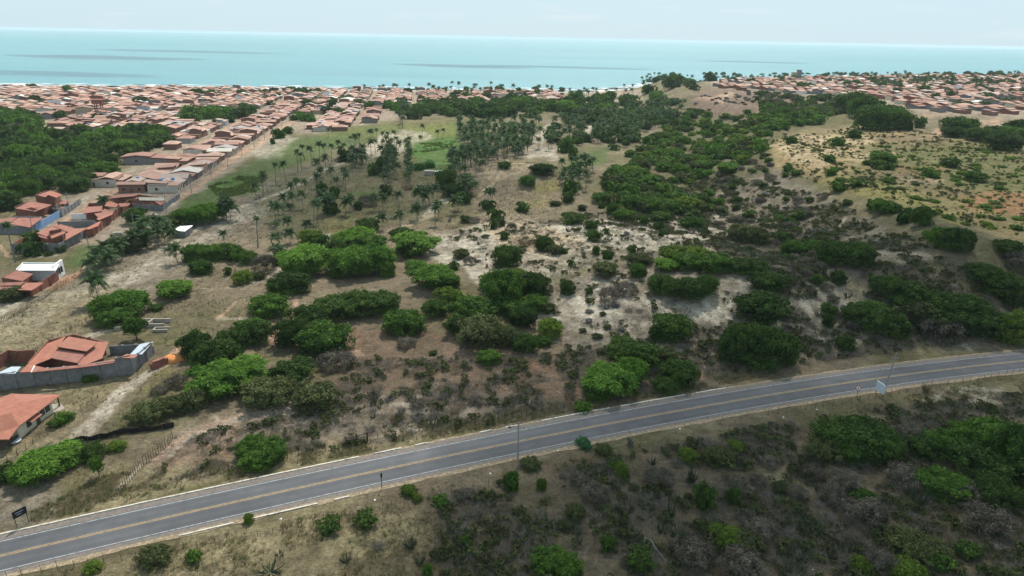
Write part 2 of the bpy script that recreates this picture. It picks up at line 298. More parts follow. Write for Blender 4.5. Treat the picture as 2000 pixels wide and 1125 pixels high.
# ---------------------------------------------------------------- ground cover colours (of the soil and grass themselves)
COL = dict(ochre=(.31, .225, .10), tan=(.235, .185, .125), olive=(.125, .12, .05), drygrass=(.30, .25, .145), green=(.085, .13, .035), lush=(.07, .17, .03), sand=(.50, .445, .36), red=(.30, .145, .075), pink=(.46, .30, .21),
           dark=(.13, .10, .065), brown=(.17, .115, .082), grey=(.26, .22, .175), palesand=(.46, .40, .315), town=(.36, .285, .22), tansand=(.47, .36, .23), yel=(.22, .20, .06), litter=(.125, .105, .075), hill=(.20, .135, .105))
Z = [  # colour, weight, soft edge, mottling, outline
 ('town', .9, 8, .2, [(-600, 165), (1260, 176), (1250, 200), (1000, 205), (820, 215), (760, 235), (640, 262), (560, 250), (430, 350), (330, 410), (200, 480), (60, 500), (0, 470), (0, 430), (150, 380), (250, 330), (350, 255), (100, 250), (-600, 270)]),
 ('town', .9, 6, .2, [(1350, 145), (2300, 145), (2300, 245), (2000, 240), (1840, 225), (1700, 205), (1560, 195), (1400, 172)]),
 ('tan', .8, 30, .3, [(0, 560), (180, 500), (480, 400), (700, 300), (1000, 300), (1130, 420), (900, 470), (600, 560), (420, 640), (0, 700)]),
 ('grey', .75, 25, .5, [(-50, 640), (60, 560), (200, 500), (400, 420), (560, 350), (720, 300), (760, 330), (560, 400), (420, 480), (330, 560), (200, 590), (60, 620)]),
 ('palesand', .7, 14, .5, [(-40, 640), (150, 560), (330, 490), (490, 400), (560, 375), (540, 400), (400, 470), (290, 540), (150, 590), (0, 680)]),
 ('drygrass', .7, 16, .5, [(-80, 620), (100, 575), (220, 560), (180, 640), (60, 690), (-80, 700)]),
 ('olive', .6, 20, .4, [(150, 655), (330, 600), (460, 580), (480, 620), (350, 700), (300, 690)]),
 ('olive', .8, 12, .4, [(-60, 470), (60, 450), (60, 500), (160, 490), (180, 520), (60, 540), (-60, 520)]),
 ('olive', .75, 25, .4, [(480, 400), (560, 340), (760, 290), (900, 330), (920, 430), (700, 450), (560, 470)]),
 ('green', .8, 10, .4, [(130, 505), (180, 480), (240, 490), (180, 535), (140, 535)]),
 ('green', .95, 10, .2, [(340, 405), (390, 370), (480, 325), (570, 275), (620, 262), (720, 245), (800, 240), (790, 262), (700, 280), (610, 310), (520, 350), (440, 390), (370, 425)]),
 ('lush', .55, 8, .4, [(405, 365), (470, 340), (520, 350), (500, 375), (430, 388)]),
 ('yel', .45, 10, .5, [(620, 262), (720, 245), (860, 235), (900, 300), (800, 300), (720, 270)]),
 ('palesand', .65, 6, .4, [(500, 282), (560, 262), (580, 272), (540, 305), (500, 310)]),
 ('green', .95, 7, .25, [(800, 242), (893, 236), (903, 280), (905, 325), (870, 318), (800, 315), (790, 290)]),
 ('lush', .5, 10, .4, [(805, 250), (890, 245), (902, 320), (810, 318)]), ('lush', .85, 5, .3, [(820, 280), (890, 275), (880, 290), (808, 300)]), ('lush', .85, 4, .2, [(845, 312), (876, 312), (872, 335), (848, 333)]),
 ('yel', .6, 8, .4, [(790, 245), (880, 235), (895, 262), (830, 275), (800, 265)]),
 ('green', .8, 6, .3, [(720, 320), (750, 315), (748, 345), (725, 345)]),
 ('lush', .7, 5, .4, [(690, 375), (740, 372), (742, 390), (700, 390)]), ('yel', .7, 8, .5, [(640, 428), (690, 428), (680, 445), (635, 448)]),
 ('yel', .7, 8, .5, [(870, 390), (925, 380), (910, 410), (870, 405)]),
 ('green', .7, 6, .3, [(900, 232), (1000, 236), (1060, 242), (1000, 250), (910, 248)]), ('brown', .6, 6, .3, [(905, 246), (1000, 238), (1000, 250), (920, 258)]),
 ('palesand', .7, 6, .4, [(715, 290), (745, 262), (785, 255), (840, 262), (850, 270), (800, 285), (790, 300), (745, 305), (715, 310)]),
 ('sand', .85, 5, .3, [(1040, 272), (1070, 245), (1092, 243), (1068, 268), (1060, 282), (1042, 284)]), ('sand', .8, 4, .3, [(1145, 242), (1158, 242), (1155, 275), (1147, 275)]),
 ('sand', .8, 4, .3, [(1260, 272), (1276, 258), (1278, 268), (1262, 275)]), ('palesand', .7, 5, .4, [(1265, 305), (1300, 296), (1290, 310)]), ('palesand', .8, 5, .4, [(1000, 290), (1090, 285), (1090, 310), (1010, 305)]),
 ('tan', .8, 10, .3, [(920, 330), (960, 312), (1060, 318), (1092, 350), (1100, 400), (1040, 430), (960, 420), (920, 380)]), ('tansand', .6, 6, .6, [(935, 340), (955, 318), (1020, 315), (1060, 325), (1000, 345), (950, 360)]),
 ('yel', .7, 8, .4, [(1040, 360), (1095, 345), (1100, 372), (1050, 378)]), ('yel', .6, 8, .5, [(1000, 392), (1060, 385), (1070, 405), (1000, 408)]),
 ('green', .9, 6, .25, [(1112, 300), (1190, 285), (1180, 325), (1112, 330)]),
 ('litter', .8, 20, .4, [(1080, 420), (1180, 400), (1240, 330), (1330, 230), (1480, 235), (1500, 280), (1560, 350), (1620, 400), (1700, 440), (1800, 500), (1800, 640), (1560, 640), (1400, 480), (1200, 440)]),
 ('grey', .6, 15, .4, [(1390, 370), (1510, 330), (1620, 385), (1830, 500), (1700, 480), (1560, 450), (1420, 440)]),
 ('grey', .6, 18, .3, [(1560, 640), (1640, 560), (1560, 510), (1700, 520), (1960, 650), (1700, 690), (1560, 660)]),
 ('palesand', .8, 12, .6, [(850, 462), (960, 430), (1100, 440), (1200, 425), (1400, 425), (1420, 470), (1300, 480), (1220, 500), (1140, 520), (1060, 560), (960, 565), (870, 500)]),
 ('sand', .8, 6, .55, [(840, 490), (900, 455), (990, 470), (985, 500), (950, 520), (990, 540), (940, 565), (900, 520), (850, 515)]),
 ('sand', .8, 7, .55, [(1040, 440), (1200, 425), (1300, 440), (1240, 490), (1180, 470), (1060, 462)]),
 ('tansand', .9, 12, .4, [(960, 440), (1080, 440), (1130, 470), (1060, 500), (980, 480)]),
 ('sand', .6, 5, .6, [(1310, 425), (1400, 420), (1395, 445), (1310, 440)]),
 ('grey', .8, 12, .5, [(1040, 600), (1130, 540), (1260, 500), (1440, 500), (1560, 600), (1640, 650), (1600, 700), (1450, 690), (1260, 680), (1120, 690), (1040, 640)]),
 ('sand', .85, 8, .55, [(1050, 612), (1120, 565), (1210, 540), (1260, 560), (1250, 600), (1200, 640), (1110, 645)]),
 ('sand', .9, 8, .5, [(1255, 600), (1290, 580), (1420, 560), (1470, 520), (1480, 560), (1430, 580), (1430, 605), (1530, 625), (1610, 640), (1640, 670), (1570, 690), (1540, 660), (1400, 640), (1350, 620)]),
 ('palesand', .75, 8, .75, [(1540, 560), (1640, 545), (1700, 600), (1760, 660), (1650, 690), (1560, 650)]), ('palesand', .7, 8, .75, [(1240, 470), (1420, 440), (1420, 480), (1280, 500)]), ('palesand', .6, 8, .75, [(1130, 640), (1260, 620), (1420, 660), (1400, 700), (1180, 680)]),
 ('palesand', .8, 7, .4, [(1690, 482), (1775, 488), (1820, 510), (1770, 518), (1700, 500)]),
 ('palesand', .6, 8, .6, [(1840, 668), (1960, 655), (1990, 670), (1880, 692), (1850, 685)]),
 ('drygrass', .7, 10, .4, [(1640, 530), (1700, 560), (1800, 650), (1840, 690), (1780, 690), (1700, 620), (1640, 560)]),
 ('hill', .9, 8, .25, [(1335, 215), (1360, 190), (1350, 178), (1440, 172), (1560, 180), (1600, 200), (1500, 222), (1400, 228)]),
 ('pink', .75, 3, .5, [(1360, 192), (1425, 182), (1437, 183), (1400, 196), (1365, 197)]), ('tansand', .8, 3, .4, [(1402, 199), (1420, 184), (1432, 182), (1428, 190), (1408, 202)]),
 ('tansand', .55, 10, .2, [(1500, 290), (1540, 262), (1700, 248), (1850, 268), (2300, 330), (2300, 520), (1950, 460), (1800, 400), (1600, 350), (1510, 330)]),
 ('olive', .8, 20, .3, [(1340, 225), (1480, 230), (1600, 205), (1660, 230), (1540, 270), (1500, 330), (1400, 360), (1330, 400), (1190, 400), (1160, 350), (1260, 290)]),
 ('ochre', .8, 10, .35, [(1500, 290), (1540, 262), (1700, 248), (1850, 268), (2300, 330), (2300, 520), (1950, 460), (1800, 400), (1600, 350), (1510, 330)]),
 ('green', .75, 14, .45, [(1690, 292), (1850, 282), (2300, 335), (2300, 380), (1960, 372), (1850, 372), (1760, 350)]), ('olive', .75, 14, .4, [(1690, 285), (1850, 272), (2300, 330), (2300, 500), (1900, 445), (1740, 395), (1640, 350)]), ('yel', .6, 10, .6, [(1600, 345), (1720, 350), (1900, 420), (1880, 440), (1740, 395), (1600, 360)]),
 ('tansand', .85, 6, .65, [(1505, 285), (1560, 262), (1680, 258), (1710, 270), (1680, 292), (1620, 300), (1610, 330), (1540, 315)]),
 ('tansand', .8, 5, .6, [(1660, 300), (1740, 298), (1770, 312), (1720, 322), (1660, 312)]), ('tansand', .8, 4, .6, [(1745, 345), (1840, 348), (1830, 356), (1760, 354)]),
 ('brown', .6, 8, .3, [(1690, 258), (1860, 265), (1840, 285), (1720, 282)]),
 ('brown', .5, 8, .4, [(1620, 340), (1760, 330), (1900, 375), (1860, 385), (1740, 350)]), ('red', .9, 7, .35, [(1870, 385), (1940, 372), (2300, 400), (2300, 440), (1960, 412), (1880, 402)]), ('red', .6, 7, .5, [(1740, 325), (1850, 325), (1840, 338), (1760, 335)]),
 ('tan', .8, 6, .4, [(1760, 215), (1840, 222), (2000, 230), (1990, 245), (1850, 245), (1770, 240)]), ('pink', .9, 3, .4, [(1800, 222), (1850, 226), (1840, 230), (1802, 228)]), ('pink', .9, 3, .4, [(1915, 235), (1955, 232), (1950, 246), (1920, 244)]), ('pink', .9, 3, .4, [(1815, 265), (1838, 248), (1845, 258), (1830, 268)]),
 ('brown', .9, 14, .35, [(680, 650), (830, 640), (940, 680), (1130, 710), (1135, 780), (960, 800), (740, 800), (600, 800), (620, 730)]),
 ('red', .5, 8, .6, [(690, 640), (720, 640), (720, 690), (690, 690)]), ('pink', .7, 6, .5, [(683, 675), (715, 675), (712, 700), (685, 700)]), ('red', .4, 12, .6, [(960, 690), (1080, 695), (1130, 720), (1050, 730)]),
 ('grey', .75, 12, .55, [(560, 790), (740, 770), (960, 770), (1140, 770), (1130, 800), (940, 835), (700, 860), (540, 870), (420, 880), (300, 890), (380, 830)]),
 ('palesand', .65, 7, .7, [(420, 815), (560, 790), (620, 850), (500, 860), (430, 850)]),
 ('pink', .6, 10, .6, [(310, 880), (400, 830), (470, 800), (470, 850), (440, 900), (330, 920), (300, 910)]),
 ('litter', .7, 12, .4, [(1130, 680), (1380, 690), (1400, 760), (1130, 800)]),
 ('drygrass', .85, 12, .4, [(60, 1030), (200, 930), (240, 900), (330, 910), (420, 920), (600, 880), (760, 860), (1000, 835), (1000, 842), (500, 940), (60, 1050)]),
 ('olive', .7, 5, .5, [(90, 1030), (300, 975), (500, 925), (760, 872), (1000, 832), (1130, 800), (1150, 812), (900, 866), (500, 938), (80, 1040)]),
 ('drygrass', .5, 16, .5, [(0, 780), (120, 740), (280, 720), (230, 780), (140, 850), (0, 900)]), ('olive', .55, 12, .6, [(280, 720), (360, 730), (420, 800), (300, 850), (180, 860), (230, 790)]),
 ('yel', .5, 8, .5, [(270, 740), (300, 720), (350, 730), (300, 780), (260, 780)]),
 ('grey', .7, 10, .5, [(-40, 940), (80, 930), (100, 1000), (60, 1040), (-40, 1050)]), ('palesand', .6, 6, .5, [(0, 905), (40, 895), (45, 912), (0, 915)]),
 ('dark', .5, 40, .5, [(560, 1060), (760, 985), (1000, 925), (1500, 835), (1800, 780), (2300, 720), (2300, 1300), (300, 1300)]),
 ('litter', .75, 30, .4, [(860, 980), (1100, 920), (1500, 850), (1700, 880), (1500, 1300), (860, 1300)]),
 ('drygrass', .7, 18, .35, [(150, 1130), (480, 1050), (700, 990), (820, 1000), (850, 1060), (720, 1110), (560, 1300), (0, 1300)]),
 ('drygrass', .55, 12, .5, [(1480, 860), (1570, 870), (1620, 960), (1540, 980), (1470, 930)]), ('drygrass', .5, 16, .5, [(1700, 1010), (1850, 1000), (2000, 1060), (1960, 1130), (1850, 1080), (1700, 1040)]),
 ('drygrass', .6, 8, .5, [(140, 1095), (480, 1018), (720, 955), (760, 975), (480, 1050), (160, 1125)]),
 ('brown', .5, 10, .5, [(1000, 905), (1300, 850), (1280, 890), (1060, 940)]), ('olive', .55, 8, .5, [(1400, 835), (1700, 770), (1990, 735), (1800, 785), (1500, 850)]),
 ('sand', .62, 8, .75, [(1810, 775), (1850, 762), (1950, 758), (2030, 775), (2030, 815), (1920, 815), (1850, 800)]),
]
TR = [  # colour, weight, width in picture points at each end, line
 ('pink', .95, 9, 3, [(128, 866), (165, 832), (205, 790), (240, 752), (280, 735)]), ('palesand', .95, 16, 7, [(150, 855), (195, 812), (235, 765), (290, 730), (318, 712)]), ('pink', .8, 8, 3, [(318, 712), (350, 680), (380, 655), (395, 650)]),
 ('palesand', .9, 10, 6, [(-60, 640), (0, 608), (70, 565), (115, 548)]), ('pink', .95, 9, 4, [(100, 560), (140, 540), (172, 522)]), ('red', .5, 7, 4, [(110, 560), (172, 524)]), ('palesand', .95, 6, 3, [(172, 520), (215, 490), (268, 450), (315, 410)]), ('palesand', .9, 5, 3, [(315, 410), (350, 390)]),
 ('pink', .95, 5, 3, [(350, 390), (430, 332), (470, 300), (500, 285), (545, 252), (570, 237), (604, 212), (640, 190)]), ('pink', 1., 10, 5, [(118, 440), (170, 412), (212, 380), (250, 364), (300, 334), (345, 308), (400, 280), (445, 253), (490, 226)]),
 ('tansand', .95, 4, 3, [(612, 252), (640, 222), (660, 200), (682, 182)]), ('tansand', .95, 4, 3, [(706, 240), (722, 210), (737, 184)]), ('tansand', .95, 5, 4, [(821, 210), (824, 180)]), ('pink', .9, 4, 3, [(938, 180), (950, 195), (960, 200)]), ('pink', .9, 3, 2, [(340, 238), (380, 226), (400, 215)]), ('palesand', .9, 3, 2, [(380, 245), (480, 205), (520, 180)]),
 ('palesand', .7, 4, 2, [(240, 560), (300, 500), (330, 478), (400, 440), (480, 400), (560, 372), (640, 330), (720, 300), (745, 270)]), ('palesand', .5, 4, 2, [(180, 560), (330, 500), (420, 450)]),
 ('palesand', .8, 4, 3, [(718, 298), (745, 265)]), ('palesand', .8, 9, 4, [(835, 420), (850, 400), (880, 385), (895, 380)]), ('tansand', .7, 3, 2, [(860, 400), (930, 385), (960, 360), (975, 340)]), ('tansand', .6, 3, 2, [(760, 450), (800, 440), (850, 420)]),
 ('pink', .95, 7, 3, [(578, 578), (575, 600), (565, 622)]), ('pink', .9, 7, 3, [(545, 640), (533, 662), (540, 672)]),
 ('pink', .8, 5, 3, [(1370, 738), (1372, 705), (1385, 685), (1400, 670)]), ('palesand', .8, 6, 4, [(1455, 612), (1510, 630), (1600, 650), (1650, 665)]), ('sand', .6, 4, 3, [(1262, 570), (1252, 590), (1300, 620)]),
 ('palesand', .7, 2, 1, [(1645, 412), (1653, 425), (1640, 440)]), ('palesand', .6, 3, 1, [(1825, 533), (1850, 552), (1870, 562)]), ('palesand', .5, 2, 1, [(1890, 512), (1915, 550), (1930, 570)]), ('grey', .5, 3, 2, [(1640, 560), (1720, 600), (1800, 660), (1850, 690)]),
 ('palesand', .6, 4, 2, [(1920, 570), (1950, 590), (1970, 620)]), ('palesand', .8, 3, 2, [(220, 645), (160, 660), (230, 635)]), ('pink', .7, 4, 2, [(460, 590), (440, 610), (425, 622)]), ('palesand', .6, 3, 2, [(425, 622), (480, 622)]),
 ('palesand', .8, 5, 3, [(232, 640), (200, 650), (160, 665)]), ('palesand', .6, 8, 5, [(640, 460), (560, 520), (500, 550)]), ('palesand', .7, 5, 3, [(275, 910), (245, 945), (225, 960)]), ('palesand', .6, 5, 3, [(360, 935), (440, 915), (520, 895)]), ('palesand', .7, 5, 3, [(330, 890), (380, 850), (440, 830), (480, 815)]),
 ('palesand', .55, 7, 5, [(720, 860), (800, 840), (870, 820)]), ('palesand', .5, 8, 6, [(790, 790), (830, 770), (850, 750)]), ('grey', .6, 3, 2, [(1700, 470), (1730, 510), (1740, 530)]), ('palesand', .6, 3, 2, [(1480, 590), (1500, 620)]),
 ('drygrass', .6, 4, 3, [(1640, 575), (1720, 625), (1800, 690)]), ('pink', .8, 4, 3, [(0, 480), (15, 500)]), ('palesand', .6, 3, 2, [(60, 500), (110, 497)]),
]
# LAND
nc, nr = 900, 500
az = np.radians(np.linspace(-62, 62, nc)); dep = np.radians(1.45+(54-1.45)*np.linspace(0, 1, nr)**1.15)
A, D = np.meshgrid(az, dep); rr = CAM_H/np.tan(D)
X = (rr*np.sin(A)).ravel(); Y = (rr*np.cos(A)).ravel(); Zh = H(X, Y)
_ZG = Zh.reshape(nr, nc); H_exact = H
def H(x, y):
    """height of the ground, read off the ground's own grid"""
    x = np.asarray(x, float); y = np.asarray(y, float); a = (np.degrees(np.arctan2(x, y))+62)/124*(nc-1)
    d = np.degrees(np.arctan2(CAM_H, np.hypot(x, y))); b = (np.clip(d-1.45, 0, 52.5)/52.55)**(1/1.15)*(nr-1)
    a = np.clip(a, 0, nc-1.001); b = np.clip(b, 0, nr-1.001); i = a.astype(int); j = b.astype(int); fa, fb = a-i, b-j
    return (_ZG[j, i]*(1-fa)+_ZG[j, i+1]*fa)*(1-fb)+(_ZG[j+1, i]*(1-fa)+_ZG[j+1, i+1]*fa)*fb
_TS = np.geomspace(60, 3600, 500)
def hit(u, v, lift=0.):
    u = np.atleast_1d(np.asarray(u, float)); v = np.atleast_1d(np.asarray(v, float)); d = ray(u, v); q = d[:, None, :]*_TS[None, :, None]
    below = CAM_H+q[..., 2] <= H(q[..., 0], q[..., 1])+lift; k = np.where(below.any(1), below.argmax(1), len(_TS)-1); hi = _TS[k]; lo = _TS[np.maximum(k-1, 0)]
    for _ in range(8):
        m = (lo+hi)/2; b = CAM_H+d[:, 2]*m <= H(d[:, 0]*m, d[:, 1]*m)+lift; hi = np.where(b, m, hi); lo = np.where(b, lo, m)
    x, y = d[:, 0]*hi, d[:, 1]*hi
    return np.stack([x, y, H(x, y)], 1), hi
PX, PY = project(np.stack([X, Y, Zh], 1))
wx = (fbm(X, Y, 14, 3, 1)-.5); wy = (fbm(X, Y, 14, 3, 2)-.5); dist = np.sqrt(X*X+Y*Y+CAM_H**2)
ppm = F/dist; U = PX+wx*ppm*9; V2 = PY+wy*ppm*5
nA = fbm(X, Y, 30, 4, 4); nB = fbm(X, Y, 6, 4, 5); nC = fbm(X, Y, 2.2, 3, 6); nD = fbm(X, Y, 90, 3, 7)
def mixc(c, col, w): return c*(1-w[:, None])+np.array(col)[None]*w[:, None]
col = np.tile(np.array(COL['tan'])*.9, (len(X), 1)); col = mixc(col, COL['olive'], sstep(.38, .60, nA)*.7); col = mixc(col, COL['drygrass'], sstep(.5, .65, nB)*.4); col = mixc(col, COL['litter'], sstep(.52, .62, nC)*.4)
for cn, w, soft, mot, poly in Z:
    p = np.array(poly, float); x0, y0 = p.min(0)-soft*2; x1, y1 = p.max(0)+soft*2
    s = np.nonzero((U > x0) & (U < x1) & (V2 > y0) & (V2 < y1))[0]
    if not len(s): continue
    sd = segdist(U[s], V2[s], poly, True); ww = sstep(-soft, soft, sd)*w
    mt = sstep(.40, .58, nB[s]*.55+nC[s]*.45); ww = ww*(1-mot+mot*mt); col[s] = mixc(col[s], COL[cn], ww)
for cn, w, w0, w1, line in TR:
    p = np.array(line, float); x0, y0 = p.min(0)-30; x1, y1 = p.max(0)+30
    s = np.nonzero((PX > x0) & (PX < x1) & (PY > y0) & (PY < y1))[0]
    if not len(s): continue
    q = sstep(y0+30, y1-30+1e-3, PY[s]); wd = (w1+(w0-w1)*q)*1.3
    sd = segdist(PX[s]+wx[s]*6, PY[s]*1.35+wy[s]*4, [(a, b*1.35) for a, b in line]); col[s] = mixc(col[s], COL[cn], (1-sstep(wd*.55, wd*1.15, sd))*min(1, w*1.1)*(.8+.2*sstep(.4, .55, nC[s])))
# beach
e = shore_r(np.arctan2(X, Y))-np.hypot(X, Y); col = mixc(col, (.52, .45, .36), sstep(45, 20, e)*(Zh < 4))
nE = fbm(X, Y, 1.1, 3, 8); col = col*((.66+.68*nC)*(.75+.5*nE))[:, None]
idx = np.arange(nr*nc).reshape(nr, nc)
Q = np.stack([idx[:-1, :-1].ravel(), idx[:-1, 1:].ravel(), idx[1:, 1:].ravel(), idx[1:, :-1].ravel()], 1)[:, ::-1]
Zg = Zh+(nC-.5)*.35*sstep(6, 9, road_dist(X, Y))
ob('ground', mesh('ground', np.stack([X, Y, Zg], 1), Q, M['ground'], col, True), kind='structure')
# SEA
na, nrr = 160, 60; az = np.radians(np.linspace(-66, 66, na)); rs = np.geomspace(650, 26000, nrr); A, RR = np.meshgrid(az, rs)
idx = np.arange(na*nrr).reshape(nrr, na); Q = np.stack([idx[:-1, :-1].ravel(), idx[:-1, 1:].ravel(), idx[1:, 1:].ravel(), idx[1:, :-1].ravel()], 1)[:, ::-1]
ob('sea', mesh('sea', np.stack([RR*np.sin(A), RR*np.cos(A), RR*0-1.0], -1).reshape(-1, 3), Q[:, ::-1], M['sea'], smooth=True), kind='structure')
# surf: broken lines of foam along the beach
mb = MB()
for k in range(620):
    a = R(rnd.uniform(-50, 12)); o = rnd.choice([5, 6, 8, 10, 22, 30, 52])+rnd.uniform(-3, 3); L = rnd.uniform(12, 50); wd = rnd.uniform(2.5, 6.)*(1.4 if o < 10 else .6); r0 = float(shore_r(a))+o
    pts = []
    for q in range(7):
        aa = a+(q-3)/3*L/r0/2; ww = wd*math.sin(math.pi*(q+.6)/7.2)+.1; pts.append((r0+rnd.uniform(-.5, .5), aa, ww))
    top = [((r+w)*math.sin(b), (r+w)*math.cos(b), -.80) for r, b, w in pts]; bot = [((r-w)*math.sin(b), (r-w)*math.cos(b), -.80) for r, b, w in pts]
    for q in range(6): mb.slab([bot[q], bot[q+1], top[q+1], top[q]], .12)
ob('surf', mb.mesh('surf', M['surf']), kind='stuff')

# ---------------------------------------------------------------- road
def strip(o0, o1, z, s0=0., s1=None, step=1.5, jit=0.):
    s = np.arange(s0, (s1 or ROADL)+.01, step); a = np.stack(road_at(s, o0+jit*(fbm(s, s*0, 3, 2)-.5)), 1); b = np.stack(road_at(s, o1+jit*(fbm(s, s*0+9, 2.5, 3)-.5)), 1); n = len(s)
    V = np.concatenate([np.c_[a, np.full(n, z)], np.c_[b, np.full(n, z)]]); i = np.arange(n-1); Q = np.stack([i, i+1, n+i+1, n+i], 1)
    return V, (Q if o1 > o0 else Q[:, ::-1])
def sheet(name, m, *a, **k):
    V, Q = strip(*a, **k); return ob(name, mesh(name, V, Q, m), kind='structure')
sheet('dirt_shoulder', M['dirtedge'], -5.5, 5.6, .05, jit=.9)
sheet('paved_shoulder', M['shoulder'], -4.55, 5.05, .058)
offs = np.linspace(-3.75, 3.75, 26); ss = np.arange(0, ROADL, 1.5); no = len(offs)
V = np.concatenate([np.c_[np.stack(road_at(ss, o_), 1), np.full(len(ss), .066)] for o_ in offs]); wheel = sum(np.exp(-((offs-c_)/.38)**2) for c_ in (-2.7, -1.05, 1.05, 2.7))
tn = 1-.16*wheel+.10*(offs > 0)+.10*np.exp(-((np.abs(offs)-3.5)/.3)**2); tn = np.repeat(tn[:, None], len(ss), 1)*(.72+.56*fbm(ss[None, :]+offs[:, None]*0, offs[:, None]*1.5+ss[None, :]*.02, 7, 3)); tn = tn.ravel()  # far lane lighter: its sheen is painted into the tint; wheel tracks are wear
idx = np.arange(no*len(ss)).reshape(no, len(ss)); Q = np.stack([idx[:-1, :-1].ravel(), idx[:-1, 1:].ravel(), idx[1:, 1:].ravel(), idx[1:, :-1].ravel()], 1)
ob('road', mesh('road', V, Q, M['asphalt'], np.c_[tn*.98, tn, tn*1.03]), kind='structure')
mk = [(-3.5, -3.38), (3.38, 3.5)]
def marking(name, m, offs):
    VV, QQ, n = [], [], 0
    for a, b in offs:
        V, Q = strip(a, b, .072); VV.append(V); QQ.append(Q+n); n += len(V)
    return ob(name, mesh(name, np.concatenate(VV), np.concatenate(QQ), m), kind='structure')
marking('edge_line_marking', M['white_line'], mk); marking('centre_line_marking', M['yellow_line'], [(-.22, -.1), (.1, .22)])
kerb = empty('kerb', (0, 0, 0)); kerb['kind'] = 'structure'
s = 20.; km = MB().box(-1.22, 1.22, -.12, .12, -.1, .16).mesh('kerb_stone', M['kerb'])
while s < 195:
    x, y = road_at(s, 5.2); x2, y2 = road_at(s+1, 5.2)
    if rnd.random() > (.03 if s < 120 else .2):
        o = ob('kerb_stone', km, kerb, (x, y, .04+rnd.uniform(-.03, .01)), math.atan2(y2-y, x2-x)+rnd.uniform(-.01, .01)); 
    s += 2.5
kerb2 = empty('kerb', (0, 0, 0)); kerb2['kind'] = 'structure'
s = 84.
while s < 112:
    x, y = road_at(s, -5.25); x2, y2 = road_at(s+1, -5.25)
    if rnd.random() > .25: ob('kerb_stone', km, kerb2, (x, y, .03), math.atan2(y2-y, x2-x))
    s += 2.5
#==PART3==
# ---------------------------------------------------------------- air and clouds
def volmat(name, dens, col, aniso=.3):
    m = bpy.data.materials.new(name); m.use_nodes = True; t = m.node_tree; t.nodes.clear(); o = t.nodes.new('ShaderNodeOutputMaterial'); v = t.nodes.new('ShaderNodeVolumePrincipled')
    v.inputs['Color'].default_value = (*col, 1); v.inputs['Density'].default_value = dens; v.inputs['Anisotropy'].default_value = aniso; t.links.new(v.outputs[0], o.inputs['Volume']); return m
HAZE = .00005
hz = MB().box(-25500, 25500, -400, 26500, -8, 74).mesh('haze', volmat('haze_air', HAZE, (.72, .83, .90), .1)); ob('haze', hz, kind='stuff')
def ico(sub=2):
    import bmesh
    b = bmesh.new(); bmesh.ops.create_icosphere(b, subdivisions=sub, radius=1.); V = np.array([v.co[:] for v in b.verts]); Fc = np.array([[v.index for v in f.verts] for f in b.faces]); b.free(); return V, Fc
I1, I2, I3 = ico(1), ico(2), ico(3)
def cloud(x, y, rx, ry, rz=40, dens=.01, alt=520, rot=0., label='', lumps=9):
    k = alt/math.tan(SUN_EL); cx = x+k*math.sin(SUN_AZ); cy = y+k*math.cos(SUN_AZ)
    V, Fc = I3; n = fbm(V[:, 0]*1.0+3+x, V[:, 1]*1.0+y+V[:, 2]*.5, .55, 3)-.5; V = V*(1+.75*n)[:, None]; V = V*np.array([rx, ry, rz])
    me = mesh('cloud', V, Fc, volmat('cloud_vapour', dens, (.99, .99, .99), .5)); o = ob('cloud', me, None, (cx, cy, alt), rot); o['kind'] = 'stuff'
CL = [(1750, 1010, 82, 44, .012), (1480, 770, 60, 30, .009), (600, 350, 110, 80, .009), (1560, 520, 70, 50, .004), (1900, 600, 70, 50, .010), (1200, 1075, 44, 22, .006)]
for u, v, rx, ry, dn in CL:
    p = plane(u, v, 3.); cloud(float(p[0]), float(p[1]), rx, ry, 40, dn)
for u, v, rx, ry, dn in [(190, 111, 300, 130, .022), (370, 100, 380, 130, .016), (90, 142, 200, 60, .014), (900, 128, 200, 80, .018), (1120, 131, 240, 60, .014), (1480, 121, 220, 90, .016)]:
    p = plane(u, v, 0.); cloud(float(p[0]), float(p[1]), rx, ry, 50, dn, rot=.12*((u*7) % 5-2))

